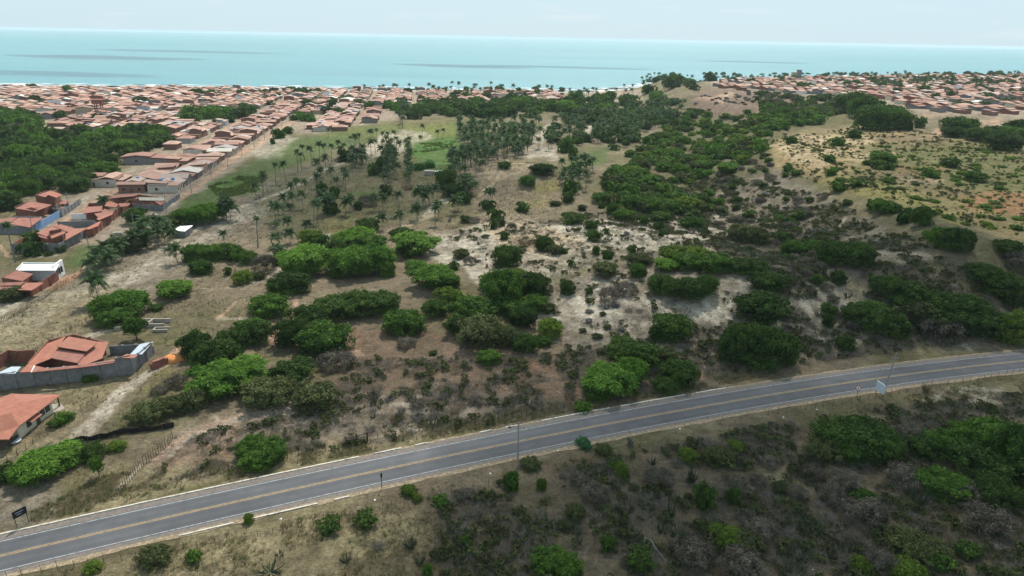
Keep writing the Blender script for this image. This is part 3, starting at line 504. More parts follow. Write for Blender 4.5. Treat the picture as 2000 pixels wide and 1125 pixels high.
# ---------------------------------------------------------------- plants
REG = []                                   # everything that needs a label: object, look, category, group
def reg(o, look, cat, group=None, label=None):
    REG.append((o, look, cat, group, label)); return o
def quads(P, N, size, elong=1., rs=None, droop=None):
    """leaf clumps: little bent quads at P facing roughly N"""
    n = len(P); r = rs or rng; T = np.cross(N, r.normal(size=(n, 3))); T /= np.linalg.norm(T, axis=1, keepdims=True)+1e-9; B = np.cross(N, T)
    if droop is not None: T = droop/np.linalg.norm(droop, axis=1, keepdims=True); B = np.cross(N, T); B /= np.linalg.norm(B, axis=1, keepdims=True)+1e-9
    s = (size*(.6+.8*r.random(n)))[:, None]; a = T*s*elong; b = B*s
    V = np.stack([P-a*.9, P-b*.55+N*s*.15, P+a, P+b*.55+N*s*.1], 1).reshape(-1, 3); return V, np.arange(n*4).reshape(n, 4)
def crown(name, mat, n=2200, size=.06, lobes=16, elong=1.2, flat=1., rough=.04, seed=0, gap=.0, core=True, droop=False, low=.0):
    """unit crown: radius 1, height 1*flat standing on z=0"""
    r = np.random.default_rng(seed+100); L = []
    for i in range(lobes):
        a = i*2.39996+r.normal()*.35; q = math.sqrt((i+.5)/lobes)*(.84+.1*r.normal()); q = min(abs(q), .88); z = .16+.56*math.sqrt(max(0, 1-q*q))*(.86+.32*r.random()); rr_ = (.52/math.sqrt(lobes)*1.55)*(.65+.75*r.random()); L.append((q*math.cos(a), q*math.sin(a), z, max(rr_, .10)))
    L.append((0, 0, .34, .50)); L.append((.38, .1, .28, .36)); L.append((-.35, .2, .27, .38)); L.append((-.05, -.4, .27, .36))
    L = np.array(L); w = L[:, 3]**2; w[-4:] *= .12; w /= w.sum()
    k = r.choice(len(L), n*2, p=w); d = r.normal(size=(n*2, 3)); d /= np.linalg.norm(d, axis=1, keepdims=True); d[:, 2] = np.where(r.random(n*2) < .75, np.abs(d[:, 2]), d[:, 2])
    P = L[k, :3]+d*L[k, 3:4]*(1+rough*2*r.normal(size=(n*2, 1))); inside = np.zeros(n*2, bool); P = P+d*np.where(r.random((n*2, 1)) < .14, .14*r.random((n*2, 1)), 0)
    for j in range(len(L)): inside |= (np.linalg.norm(P-L[j, :3], axis=1) < L[j, 3]*.80) & (k != j)
    ok = ~inside & (P[:, 2] > low)
    P, d, k = P[ok][:n], d[ok][:n], k[ok][:n]
    # skirt: leaves hanging down to the ground at the rim
    m = n//6; a = r.random(m)*2*math.pi; q = .72+.2*r.random(m); Ps = np.stack([q*np.cos(a), q*np.sin(a), low+.35*r.random(m)], 1); Ps[:, :2] *= (.93+.10*np.sin(a*5+seed))[:, None]; ds = np.stack([np.cos(a), np.sin(a), .3+0*a], 1)
    P = np.concatenate([P, Ps]); d = np.concatenate([d, ds/np.linalg.norm(ds, axis=1, keepdims=True)]); k = np.concatenate([k, np.full(m, len(L)-1)])
    N = d+r.normal(size=P.shape)*.55; N /= np.linalg.norm(N, axis=1, keepdims=True)
    dr = None
    if droop: dr = d*np.array([1, 1, .1])+np.array([0, 0, -.35])+r.normal(size=P.shape)*.25
    V, Q = quads(P, N, np.full(len(P), size), elong, r, dr); lt = r.random(len(L)); tint = np.clip(.02+.50*lt[k]+.5*r.random(len(P)), 0, 1); tint = np.repeat(tint, 4)
    if core:
        VV, QQ, TT = [V], [Q], [tint]; nb = len(V)
        tri = []
        for j in range(len(L)-4, len(L)):
            v = I1[0]*L[j, 3]*1.05*(1+.15*r.normal(size=(len(I1[0]), 1)))+L[j, :3]; v[:, 2] = np.maximum(v[:, 2], 0.02)
            VV.append(v); tri += [tuple(int(q)+nb for q in f) for f in I1[1]]; TT.append(np.full(len(v), .2)); nb += len(v)
        V = np.concatenate(VV); tint = np.concatenate(TT); fc = [tuple(map(int, q)) for q in Q]+tri
    else: fc = Q
    V = V*np.array([1, 1, flat*1.1]); return mesh(name, V, fc, mat, np.repeat(tint[:, None], 3, 1))
def twigs(name, mat, n=260, seed=0, h=1., spread=1., leafy=0, leafmat_=None):
    """thin bare branches fanning out"""
    r = np.random.default_rng(seed+900); V, T = [], []
    for i in range(n):
        a = r.random()*2*math.pi; q = r.random()**.5*.55*spread; b = np.array([q*math.cos(a)*.6, q*math.sin(a)*.6, 0]); a2 = a+r.normal()*.6; l = (.5+.6*r.random()); t = (.35+.55*r.random())*spread
        e_ = b+np.array([math.cos(a2)*t*l, math.sin(a2)*t*l, h*l*(.5+.5*r.random())]); s = np.cross(e_-b, r.normal(size=3)); s = s/np.linalg.norm(s)*.017
        m_ = (b+e_)/2+r.normal(size=3)*.05
        V += [b-s, m_-s*.8, e_, m_+s*.8]; T += [r.random()]*4
        for _ in range(3):
            f_ = m_+(e_-m_)*r.random(); g = f_+(e_-b)*.3+r.normal(size=3)*.16; V += [f_-s*.6, (f_+g)/2-s*.5, g, (f_+g)/2+s*.5]; T += [r.random()]*4
    V = np.array(V); Q = np.arange(len(V)).reshape(-1, 4); return mesh(name, V, Q, mat, np.repeat(np.array(T)[:, None], 3, 1))
def cactus_mesh(seed, n=16, agave=False):
    r = random.Random(seed); mb = MB()
    for i in range(n):
        a = r.random()*6.283; q = r.random()*.25; l = r.uniform(.5, 1.); o = r.uniform(.25, .6)*(1.5 if agave else 1); h = l*(.55 if agave else 1.)
        p = [(q*math.cos(a), q*math.sin(a), 0), (math.cos(a)*(q+o*.7), math.sin(a)*(q+o*.7), h*.45), (math.cos(a)*(q+o), math.sin(a)*(q+o), h)]; w = .045 if not agave else .035
        mb.tube(p, [w, w*1.1, w*.35], 5)
    me = mb.mesh('cactus', M['cactus']); at = me.attributes.new('tint', 'FLOAT_COLOR', 'POINT'); v = np.repeat(np.random.default_rng(seed).random(len(me.vertices)//15+1), 15)[:len(me.vertices)]
    q = np.ones((len(v), 4), np.float32); q[:, :3] = v[:, None]; at.data.foreach_set('color', q.ravel()); return me
CR = dict(
    dark=[crown('crown', M['leaf_dark'], 4600, .043, 46, seed=i) for i in range(5)],
    mid=[crown('crown', M['leaf_mid'], 4600, .043, 42, seed=10+i) for i in range(4)],
    feather=[crown('crown', M['leaf_feather'], 4600, .038, 26, 2.4, rough=.10, seed=20+i, droop=True) for i in range(3)],
    yellow=[crown('crown', M['leaf_yellow'], 2600, .055, 34, seed=30+i) for i in range(3)],
    olive=[crown('crown', M['leaf_olive'], 2600, .048, 36, rough=.12, seed=40+i) for i in range(3)],
    small=[crown('crown', M['leaf_mid'], 520, .105, 13, rough=.10, seed=50+i) for i in range(3)],
    smalldark=[crown('crown', M['leaf_dark'], 520, .105, 13, rough=.10, seed=60+i) for i in range(3)],
    teal=[crown('crown', M['leaf_teal'], 300, .16, 5, 1.6, rough=.12, seed=70+i, core=False) for i in range(2)],
    greybig=[crown('crown', M['leaf_greybig'], 3400, .024, 26, 3.2, rough=.22, seed=80+i, core=False) for i in range(3)], grey=[twigs('crown', M['leaf_grey'], 230, i) for i in range(3)], brown=[twigs('crown', M['leaf_dry'], 200, 5+i) for i in range(2)],
    cactus=[cactus_mesh(i, 15) for i in range(4)], agave=[cactus_mesh(20+i, 26, True) for i in range(3)])
TRK = []
for i in range(3):
    r = random.Random(i); mb = MB(); mb.tube([(0, 0, -.1), (.03, .02, .2), (.02*r.uniform(-1, 1), .05, .5)], [.05, .038, .028])
    for k in range(5): a = k*1.26+r.random(); mb.tube([(.02, .02, .22), (math.cos(a)*.2, math.sin(a)*.2, .42), (math.cos(a)*.45, math.sin(a)*.45, .62)], [.026, .018, .008], 5)
    TRK.append(mb.mesh('trunk', M['trunk']))
LOOK = dict(dark='dark green round', mid='mid green leafy', feather='bright green feathery', yellow='yellow-green dense', olive='olive brownish', grey='bare grey twiggy', brown='dry brown twiggy', teal='vivid teal-green', cactus='dark upright candelabra', agave='grey spiky low')
nsh = [0]
def plant(kind, u, v, w, h, tree=None, off=None, group=None, forcecat=None, nshr=None):
    """plant whose outline in the photo is centred on (u, v), w by h points"""
    p, t = hit(u, v, 0.); t = float(t[0]); s = t/F; r = w*s/2
    dep = math.asin(min(.9, (CAM_H)/t)); hm = h*s
    Hh = (hm-1.5*r*math.sin(dep))/math.cos(dep); Hh = min(max(Hh, .75*r), 1.9*r)
    if kind in ('cactus', 'agave'): Hh = min(hm/math.cos(dep), 3.5)
    p, t = hit(u, v, Hh*.5); x, y, z = map(float, p[0])
    return put(kind, x, y, z, r, Hh, tree, group)
QUEUE = []
def put(kind, x, y, z, r, Hh, tree=None, group=None, look=None):
    if kind in ('cactus', 'agave'): return put_now(kind, x, y, z, r, Hh, tree, group, look)
    istree = tree if tree is not None else (r > 2.9 and kind not in ('grey', 'brown')); u_, v_ = project((x, y, z))
    if -80 < u_ < 2230: QUEUE.append((istree, r*F/math.sqrt(x*x+y*y+4900), (kind, x, y, z, r, Hh, istree, group, look)))
def put_now(kind, x, y, z, r, Hh, tree=None, group=None, look=None):
    big = r > 2.4; q = kind
    if kind in ('mid', 'dark') and not big: q = 'small' if kind == 'mid' else 'smalldark'
    if r*F/math.sqrt(x*x+y*y+4900) < 16 and kind in ('mid', 'dark'): q = 'small' if kind == 'mid' else 'smalldark'
    if kind == 'grey' and r > 1.7: q = 'greybig'
    me = rnd.choice(CR[q]); rz = rnd.uniform(0, 6.28); e = rnd.uniform(.9, 1.1)
    size = 'large' if r > 5 else 'medium' if r > 2.4 else 'small'
    if kind in ('cactus', 'agave'):
        o = ob('cactus' if kind == 'cactus' else 'agave', me, None, (x, y, z-.05), rz, (r, r, Hh)); return reg(o, f'{LOOK[kind]} {"cactus clump" if kind == "cactus" else "agave clump"}', 'cactus' if kind == 'cactus' else 'agave', 'cacti on the dunes' if kind == 'cactus' else 'agaves in the scrub')
    istree = tree if tree is not None else (r > 2.9 and kind not in ('grey', 'brown'))
    if istree:
        root = empty('tree', (x, y, z), rz); lift = Hh*(.22 if kind == 'feather' else .08)
        ob('crown', me, root, (0, 0, lift), 0, (r*e, r/e, Hh-lift)); ob('trunk', rnd.choice(TRK), root, (0, 0, 0), 0, (r, r, Hh*1.1)); nm = 'tree'
    else:
        root = ob('shrub', me, None, (x, y, z-.06*Hh), rz, (r*e, r/e, Hh*1.05)); nm = 'shrub'
    return reg(root, f'{size} {look or LOOK[kind]} {nm}', nm, group or ('trees among the dunes and fields' if istree else 'shrubs among the dunes and fields'))
PL = '''f 340 565 62 38;m 215 600 66 52;f 250 592 72 52;m 228 618 70 38;d 305 600 25 15;d 444 530 14 18;y 473 541 42 29;m 392 522 48 31;m 380 494 48 36;m 415 492 55 34;m 445 490 45 32;m 462 496 36 30;m 484 502 38 28
f 365 424 50 36;f 395 420 48 38;f 418 414 44 34;o 330 434 56 30;m 266 421 42 30;o 22 574 50 26;y 8 572 30 20;d 65 464 36 22;d 66 486 36 26;o 95 495 14 10;d 118 486 18 12;o 250 480 34 30;d 230 478 30 24;o 275 468 30 26
d 380 672 66 56;d 425 690 90 66;d 455 660 60 46;d 490 650 70 52;m 398 705 50 34;f 425 742 110 66;f 475 730 100 56;o 520 765 100 62;o 555 752 60 44;o 285 806 66 46;o 330 792 60 42;o 375 780 60 46;g 345 745 44 26;g 308 762 30 18;m 125 815 32 18;m 108 826 24 14;m 175 738 27 16
m 635 660 116 74;d 565 650 62 62;d 600 618 80 56;d 650 598 90 54;d 700 590 90 60;d 745 590 80 54;d 620 640 66 40;m 789 628 94 60;d 850 600 60 40;y 875 577 62 42;m 920 605 108 58;o 940 645 110 62;d 905 630 70 50;o 985 655 60 50;m 985 560 90 78;y 965 548 60 44;d 1040 555 80 60;y 1010 545 70 50;m 1045 590 60 40;d 1022 618 56 46;d 1025 668 62 46;d 1108 560 34 32;m 1000 600 66 44
f 600 508 98 66;f 580 520 60 50;f 690 512 80 64;f 730 508 80 62;m 665 525 54 40;m 755 525 40 36;f 700 462 70 42;m 725 472 60 34;f 665 470 40 28;d 718 438 50 30;y 608 462 52 32;m 625 470 34 22;d 655 484 52 38;d 785 456 54 30;f 812 474 86 48;d 800 488 56 26;f 812 520 46 28;f 845 540 84 40;m 875 548 56 34;d 566 552 80 52;m 545 560 50 36;m 525 596 84 44;m 490 640 70 44;g 515 515 46 38;o 505 538 26 18;m 760 500 34 24;m 738 478 34 22
d 573 722 84 46;d 545 735 50 34;o 617 772 100 52;g 655 703 72 38;g 793 668 40 20;d 846 689 17 10;m 955 697 56 28;m 490 872 60 50;m 525 880 80 56;m 505 895 70 34;y 1074 640 54 44;m 1060 665 40 26
f 1190 742 112 76;f 1230 725 70 60;m 1170 760 70 40;d 1237 690 104 60;d 1215 672 60 30;d 1325 728 82 62;o 1300 690 60 34;d 1300 750 60 36;d 1312 637 86 64;d 1290 650 50 40;d 1440 672 72 80;d 1500 675 90 84;d 1535 680 54 66;d 1470 650 80 44;d 1485 700 80 40;o 1113 754 26 16;m 1140 795 36 16;a 1380 665 38 20;a 1375 690 28 20;a 1388 704 24 18
d 1020 405 34 20;d 1118 426 54 28;d 1156 439 29 20;m 1160 460 30 22;d 1185 452 13 13;d 1062 475 44 34;o 1085 487 40 24;d 1102 490 18 13;d 1165 490 17 20;d 1187 498 24 20;d 1115 514 14 14;o 1183 525 60 28;m 1245 528 42 31;d 1235 487 19 19;d 1257 431 24 20;d 1288 443 22 17;o 1234 427 14 27;d 1291 457 12 12;m 1352 435 50 18
o 1248 507 56 26;y 1320 496 70 36;y 1358 495 56 34;m 1345 510 66 28;f 1302 517 50 27;d 1290 553 60 44;d 1312 560 50 42;d 1348 562 66 50;d 1380 556 50 44;m 1398 512 74 36;d 1440 516 40 24;d 1465 520 66 28;d 1500 548 72 38;d 1487 596 110 52;o 1450 455 60 36;o 1480 460 46 34;g 1190 575 48 36;g 1227 562 48 30;d 1151 568 17 14;o 1070 600 40 20
m 1240 395 60 34;m 1290 402 70 36;y 1345 398 58 30;m 1220 420 50 26;d 1290 424 44 22;m 1195 408 28 22;d 1175 400 17 14;o 1137 405 20 13;o 1085 397 24 12;m 1030 352 38 22;d 985 322 30 13;m 1320 385 50 26;d 1270 385 50 26
d 1534 463 30 20;m 1555 485 60 30;m 1590 482 50 30;d 1630 492 70 46;d 1672 494 66 46;d 1690 502 40 34;d 1596 545 28 20;d 1639 542 28 26;d 1690 612 72 52;d 1725 625 80 56;d 1752 640 56 40;m 1705 600 50 30
d 1735 555 64 40;d 1775 570 76 48;m 1765 590 50 34;d 1830 590 80 50;d 1880 600 84 56;o 1790 605 80 44;d 1850 620 90 50;d 1905 625 100 60;g 1840 640 80 30;m 1840 462 56 38;d 1868 466 56 44;d 1878 480 40 24;d 1768 422 32 26;d 1802 422 42 36;m 1730 403 48 20;d 1968 482 52 30;d 1920 530 60 36;d 1955 552 80 46;d 1985 575 60 46;g 1990 510 60 36;y 1985 640 60 56;m 1965 655 34 26;d 1618 602 30 22;d 1618 626 26 24;d 1803 526 14 8;g 1766 522 18 15;d 1655 396 18 12;d 1582 389 18 10;d 1560 420 32 20;d 1710 398 36 16;m 1745 408 36 16
d 1652 672 34 28;b 1810 757 18 26;d 1640 850 100 74;d 1690 855 120 84;d 1730 870 70 60;o 1610 880 70 44;m 1660 880 70 50;m 1900 850 80 44;m 1950 860 110 80;m 1990 880 90 90;d 1940 905 110 60;m 1860 870 90 50;d 1805 870 70 44;g 1775 850 60 40;g 1590 921 42 32;m 1690 975 52 40;g 1690 1000 80 44;m 1845 947 92 64;g 1885 965 70 40;d 1950 960 70 60;d 1895 1075 40 32;y 1770 1112 64 36;o 1775 1060 80 58;y 1682 1105 44 40;g 1720 1095 50 50;c 1792 973 50 30;o 1810 1075 80 50;m 1830 1095 50 40
t 1142 867 30 16;t 1231 864 14 18;y 1438 870 36 24;y 1213 918 30 32;m 1205 910 34 20;y 1058 945 22 28;m 1000 940 34 42;o 1037 905 46 28;d 1375 970 46 50;d 1433 970 28 34;m 1187 1060 28 34;m 1075 1095 80 56;m 1110 1105 70 50;d 1250 1095 56 50;y 1430 1050 60 40;o 1460 1062 70 40;y 1400 1035 40 24;o 1400 890 60 30;y 1345 888 44 22;o 1180 878 40 16
d 643 1024 48 32;d 713 1013 46 36;y 798 957 34 26;m 860 977 36 28;m 910 1060 22 34;a 545 1077 22 14;a 675 1087 24 18;a 525 1105 50 20;a 800 1055 32 26;f 835 1112 20 22;a 820 1085 30 24;a 890 1030 44 22;a 970 1045 30 22;a 960 1095 34 26;g 738 1065 30 22;y 815 972 22 16;g 905 965 40 26
f 75 912 80 60;f 110 895 76 50;f 50 920 50 40;d 172 882 56 38;d 5 925 42 34;y 228 870 32 20;y 486 1012 20 22;y 180 1108 34 20;m 377 1088 30 20;a 378 1100 26 16;o 300 1085 60 20
a 1060 1010 50 22;a 1110 1018 44 24;a 1125 1028 40 20;a 1020 1035 44 24;a 1230 1035 50 30;c 1310 992 34 30;a 1225 985 34 22;c 1355 925 34 30;a 1325 1030 50 24;a 1490 1010 50 26;a 1580 1020 52 34;a 1560 1070 52 36;a 1650 1075 70 40;a 1555 1110 60 30;a 1100 1020 50 22;a 1385 1010 40 26;g 1160 960 60 30;g 1290 930 60 34;g 1500 900 40 30;g 1130 935 40 24;g 1480 1030 60 44;g 1350 1080 80 50;g 1450 1100 90 50;g 1560 960 40 30;g 1930 1020 80 34;a 1930 1020 60 28;g 1770 930 70 40;g 1650 940 60 40;g 1630 965 50 40
m 1690 210 56 34;d 1668 200 54 32;m 1705 232 60 36;m 1740 232 66 34;d 1725 222 70 28;d 1768 240 30 22;m 1875 244 58 26;d 1865 258 40 18;m 1797 241 18 16;d 1915 262 46 22;d 1945 260 50 24;m 1975 262 50 24;d 1960 276 60 24;d 1990 250 40 24;m 1635 278 32 11;m 1668 262 30 9;m 1545 274 26 9;d 1857 317 34 16;m 1725 310 50 8;m 1620 310 26 8;m 1715 300 20 7;m 1692 318 16 9;d 1725 323 34 8;m 1625 336 20 14;m 1735 352 20 8;m 1640 365 34 16;d 1672 358 30 16;m 1820 338 34 12;m 1905 345 40 14
d 672 305 30 22;d 728 333 22 20;d 753 372 30 20;m 742 322 22 26;b 797 364 28 9;m 818 327 28 12;m 838 324 24 12;d 870 350 44 40;d 885 372 48 30;d 905 385 36 24;d 655 372 16 14;d 700 402 18 18;g 720 392 40 24;m 652 378 20 20;m 628 370 22 24;d 645 406 34 26;d 810 378 0 0;d 660 412 10 8;b 878 431 7 7;d 908 428 22 16;g 925 430 26 14;d 955 400 30 20;d 970 420 30 24;o 980 435 18 16;d 985 460 20 18;g 1000 445 20 20;d 990 500 60 50;o 900 495 40 20;d 885 520 26 20;g 920 510 30 20;m 965 438 18 20;d 540 512 18 16;b 1025 470 40 24
m 545 262 26 16;m 560 255 22 12;d 640 210 16 10;d 533 276 10 14;d 1010 195 12 8;m 1105 285 34 26;m 1120 300 20 20;d 1145 270 28 16;d 1060 330 50 26;f 1120 330 28 20;m 1115 365 36 26;d 1110 385 30 22;m 1175 385 44 24;m 1230 300 26 13;d 1200 288 20 12;d 1250 290 22 12;d 1290 268 44 15;d 1230 255 30 20'''
KM = dict(d='dark', m='mid', f='feather', y='yellow', o='olive', g='grey', b='brown', t='teal', c='cactus', a='agave')
for it in PL.replace('\n', ';').split(';'):
    q = it.split()
    if len(q) < 5 or float(q[3]) < 5: continue
    plant(KM[q[0]], *map(float, q[1:5]))
# two small trees with a clear trunk
def small_tree(u, v, w, hpx, label):
    p, t = hit(u, v); s = float(t[0])/F; hh = hpx*s/.85; r = w*s/2; root = empty('tree', tuple(map(float, p[0])), 1.)
    ob('crown', CR['small'][0] if w < 30 else CR['mid'][1], root, (0, 0, hh*.38), 0, (r, r, hh*.58)); ob('trunk', TRK[0], root, (0, 0, 0), 0, (r*1.2, r*1.2, hh*.9)); reg(root, '', 'tree', None, label)
small_tree(194, 930, 25, 30, 'small round tree alone on dry grass, its bare trunk showing below the crown'); small_tree(267, 664, 42, 34, 'spreading tree shading the pale patch beside the roofless foundations')
small_tree(75, 478, 22, 30, 'white-flecked tree at the corner of the grey block compound') if False else None

def inpoly(x, y, poly): return segdist(np.array([x]), np.array([y]), poly, True)[0] > 0
def scatter(poly, n, kinds, rmin, rmax, hr=(.8, 1.3), group=None, sep=.75, tree=None, look=None):
    p = np.array(poly, float); x0, y0 = p.min(0); x1, y1 = p.max(0); out = []; tries = 0
    W_, _ = hit(p[:, 0], p[:, 1]); wp = W_[:, :2]; a0, b0 = wp.min(0); a1, b1 = wp.max(0)
    while len(out) < n and tries < n*60:
        tries += 1; x, y = rnd.uniform(a0, a1), rnd.uniform(b0, b1)
        if not inpoly(x, y, wp): continue
        r = rnd.uniform(rmin, rmax)
        if any((x-a)**2+(y-b)**2 < ((r+c)*sep)**2 for a, b, c in out): continue
        out.append((x, y, r))
    for x, y, r in out:
        k = rnd.choice(kinds); put(k, x, y, float(H(x, y)), r, r*rnd.uniform(*hr), tree, group, look)
    return out
FG = 'trees of the dark wood beside the town'
scatter([(0, 262), (100, 268), (190, 266), (330, 262), (334, 282), (320, 300), (268, 305), (250, 328), (205, 350), (168, 362), (160, 372), (100, 374), (70, 385), (40, 405), (0, 425), (-60, 440), (-60, 262)], 120, ['dark', 'dark', 'mid', 'dark', 'feather'], 5, 8.5, (.8, 1.15), FG, .56)
scatter([(-40, 222), (60, 226), (105, 250), (40, 254), (-40, 254)], 16, ['mid', 'feather', 'dark'], 6, 9, (.7, 1.), FG, .6)
scatter([(360, 222), (420, 218), (490, 218), (486, 232), (400, 246), (358, 242)], 16, ['mid', 'dark', 'feather'], 6, 9, (.7, 1.), 'trees in a green gap of the town', .6)
scatter([(830, 207), (1000, 203), (1000, 226), (960, 232), (830, 228), (800, 238), (805, 228)], 44, ['mid', 'dark', 'mid'], 7, 11, (.7, 1.), 'trees of the long green belt below the town', .6)
scatter([(752, 208), (790, 212), (790, 222), (755, 224)], 6, ['mid', 'feather'], 5, 8, (.8, 1.), 'trees of the long green belt below the town', .6)
scatter([(572, 230), (620, 228), (618, 240), (575, 240)], 6, ['mid', 'feather'], 4, 6, (.8, 1.), 'trees beside the town street', .6)
scatter([(1000, 204), (1180, 188), (1340, 194), (1342, 210), (1300, 225), (1180, 235), (1100, 238), (1010, 228)], 50, ['mid', 'dark', 'mid', 'feather'], 7, 11, (.7, 1.), 'trees at the back of the palm grove', .62)
scatter([(1250, 158), (1330, 152), (1400, 160), (1400, 172), (1340, 180), (1250, 182)], 16, ['dark', 'mid'], 7, 12, (.8, 1.2), 'trees on the headland', .6)
scatter([(1000, 250), (1035, 240), (1030, 300), (1000, 310)], 10, ['dark', 'mid'], 2.5, 5, (.7, 1.), 'trees among the grove palms', .8)
scatter([(1100, 232), (1180, 225), (1330, 212), (1310, 240), (1250, 262), (1240, 285), (1185, 285), (1165, 275), (1165, 245), (1100, 245)], 75, ['dark', 'mid', 'mid'], 3.5, 7, (.7, 1.), 'trees among the grove palms', .6)
scatter([(1075, 250), (1140, 245), (1140, 285), (1110, 300), (1065, 285)], 18, ['dark', 'mid', 'mid'], 2.5, 5, (.7, 1.), 'trees among the grove palms', .7)
scatter([(1340, 212), (1365, 190), (1440, 176), (1560, 184), (1500, 214), (1400, 226)], 46, ['grey', 'olive', 'brown', 'grey'], 1.5, 3.2, (.6, .9), 'shrubs of the bare hillside', .9)
SL = 'trees covering the long green slope'
scatter([(1345, 215), (1400, 232), (1490, 215), (1580, 200), (1650, 222), (1560, 255), (1500, 262), (1500, 290), (1440, 330), (1400, 345), (1330, 385), (1210, 380), (1180, 345), (1270, 300), (1260, 280), (1300, 250)], 330, ['mid', 'dark', 'mid', 'olive', 'yellow', 'feather', 'mid'], 2.8, 6.2, (.55, .9), SL, .56)
scatter([(1180, 350), (1230, 330), (1330, 385), (1400, 370), (1410, 420), (1300, 425), (1190, 400)], 60, ['mid', 'dark', 'olive', 'mid'], 2.8, 5, (.6, .9), SL, .55)
scatter([(1400, 350), (1500, 300), (1620, 395), (1560, 440), (1440, 440), (1400, 400)], 46, ['olive', 'grey', 'dark', 'grey', 'mid'], 1.6, 3.2, (.6, .9), 'shrubs of the dry ridge side', .9)
scatter([(1400, 440), (1560, 430), (1700, 470), (1640, 520), (1440, 500)], 30, ['olive', 'grey', 'dark', 'grey'], 1.4, 2.6, (.6, .9), 'shrubs of the dry ridge side', .9)
scatter([(1700, 300), (1900, 290), (2100, 330), (2100, 380), (1850, 370), (1760, 345)], 42, ['mid', 'yellow', 'yellow', 'mid'], 1.5, 3., (.35, .6), 'low shrubs of the grassy plateau', .7)
scatter([(1600, 265), (1860, 280), (2000, 300), (1900, 290), (1700, 300), (1560, 330)], 16, ['mid', 'olive'], 1.4, 2.4, (.4, .6), 'low shrubs of the grassy plateau', .8)
scatter([(1780, 385), (1980, 400), (2000, 455), (1880, 440), (1800, 430)], 18, ['mid', 'yellow', 'mid'], 1.6, 3.2, (.35, .6), 'low shrubs of the grassy plateau', .7)
scatter([(1600, 340), (1700, 335), (1800, 350), (1780, 380), (1680, 370)], 18, ['mid', 'olive'], 1.4, 2.4, (.4, .6), 'low shrubs of the grassy plateau', .8)
scatter([(40, 175), (1200, 178), (1180, 195), (600, 230), (300, 245), (20, 235)], 110, ['dark', 'mid', 'dark'], 3, 7, (.8, 1.2), 'trees between the town roofs', .9)
scatter([(1400, 152), (2000, 150), (2000, 225), (1700, 195), (1420, 168)], 170, ['dark', 'mid', 'dark'], 4, 8, (.8, 1.2), 'trees between the hilltop roofs', .8)
scatter([(1400, 148), (2000, 147), (2000, 153), (1400, 155)], 130, ['dark', 'mid'], 5, 9, (.9, 1.3), 'trees between the hilltop roofs', .6)
scatter([(1480, 185), (1590, 190), (1660, 200), (1650, 228), (1560, 222), (1470, 215)], 60, ['dark', 'grey', 'olive', 'dark'], 4, 7, (.6, .9), 'trees on the rim below the hilltop town', .6)
scatter([(1200, 690), (1120, 640), (1150, 580), (1250, 600), (1240, 660)], 14, ['grey', 'olive', 'grey'], .9, 1.6, (.6, .9), 'shrubs of the pale dunes', .9)
scatter([(1540, 520), (1640, 530), (1690, 580), (1660, 650), (1600, 640), (1560, 570)], 18, ['grey', 'cactus', 'grey', 'cactus'], 1.3, 2.6, (.7, 1.), 'shrubs of the pale dunes', .9)
scatter([(1100, 440), (1240, 430), (1420, 460), (1400, 500), (1200, 500), (1080, 480)], 22, ['cactus', 'grey', 'cactus', 'olive'], .9, 1.8, (.8, 1.3), 'shrubs of the pale dunes', .9)
scatter([(700, 770), (960, 760), (1130, 760), (1120, 800), (900, 840), (700, 850)], 26, ['grey', 'cactus', 'grey', 'brown'], .9, 1.8, (.7, 1.1), 'bare shrubs of the dry paddock', .9)
scatter([(900, 960), (1400, 880), (1700, 900), (1700, 1110), (900, 1120)], 60, ['grey', 'olive', 'grey', 'agave', 'brown', 'cactus'], .8, 2.0, (.6, 1.), 'shrubs of the dark roadside scrub', .9)
scatter([(1500, 860), (1980, 990), (1990, 1120), (1500, 1120)], 22, ['grey', 'agave', 'grey', 'brown'], .7, 1.7, (.6, 1.), 'shrubs of the dark roadside scrub', .9)

scatter([(2030, 830), (2200, 820), (2200, 1000), (2040, 980)], 9, ['mid', 'dark'], 3, 6, (.8, 1.), 'trees among the dunes and fields', .7)
scatter([(2030, 520), (2200, 500), (2200, 640), (2040, 640)], 10, ['mid', 'dark', 'olive'], 3, 5, (.8, 1.), 'trees among the dunes and fields', .7)
FARC = [crown('far_crown', M[m], 190, .17, 7, seed=200+i) for i, m in enumerate(('leaf_dark', 'leaf_mid', 'leaf_feather', 'leaf_yellow', 'leaf_olive', 'leaf_grey'))]
def mesh_arrays(me):
    V = np.empty(len(me.vertices)*3, np.float32); me.vertices.foreach_get('co', V); L = np.empty(len(me.loops), np.int32); me.loops.foreach_get('vertex_index', L); T = np.empty(len(me.vertices)*4, np.float32); me.attributes['tint'].data.foreach_get('color', T)
    n4 = sum(1 for p in me.polygons if len(p.vertices) == 4); return V.reshape(-1, 3), L[:n4*4].reshape(-1, 4), L[n4*4:].reshape(-1, 3), T.reshape(-1, 4)[:, 0]
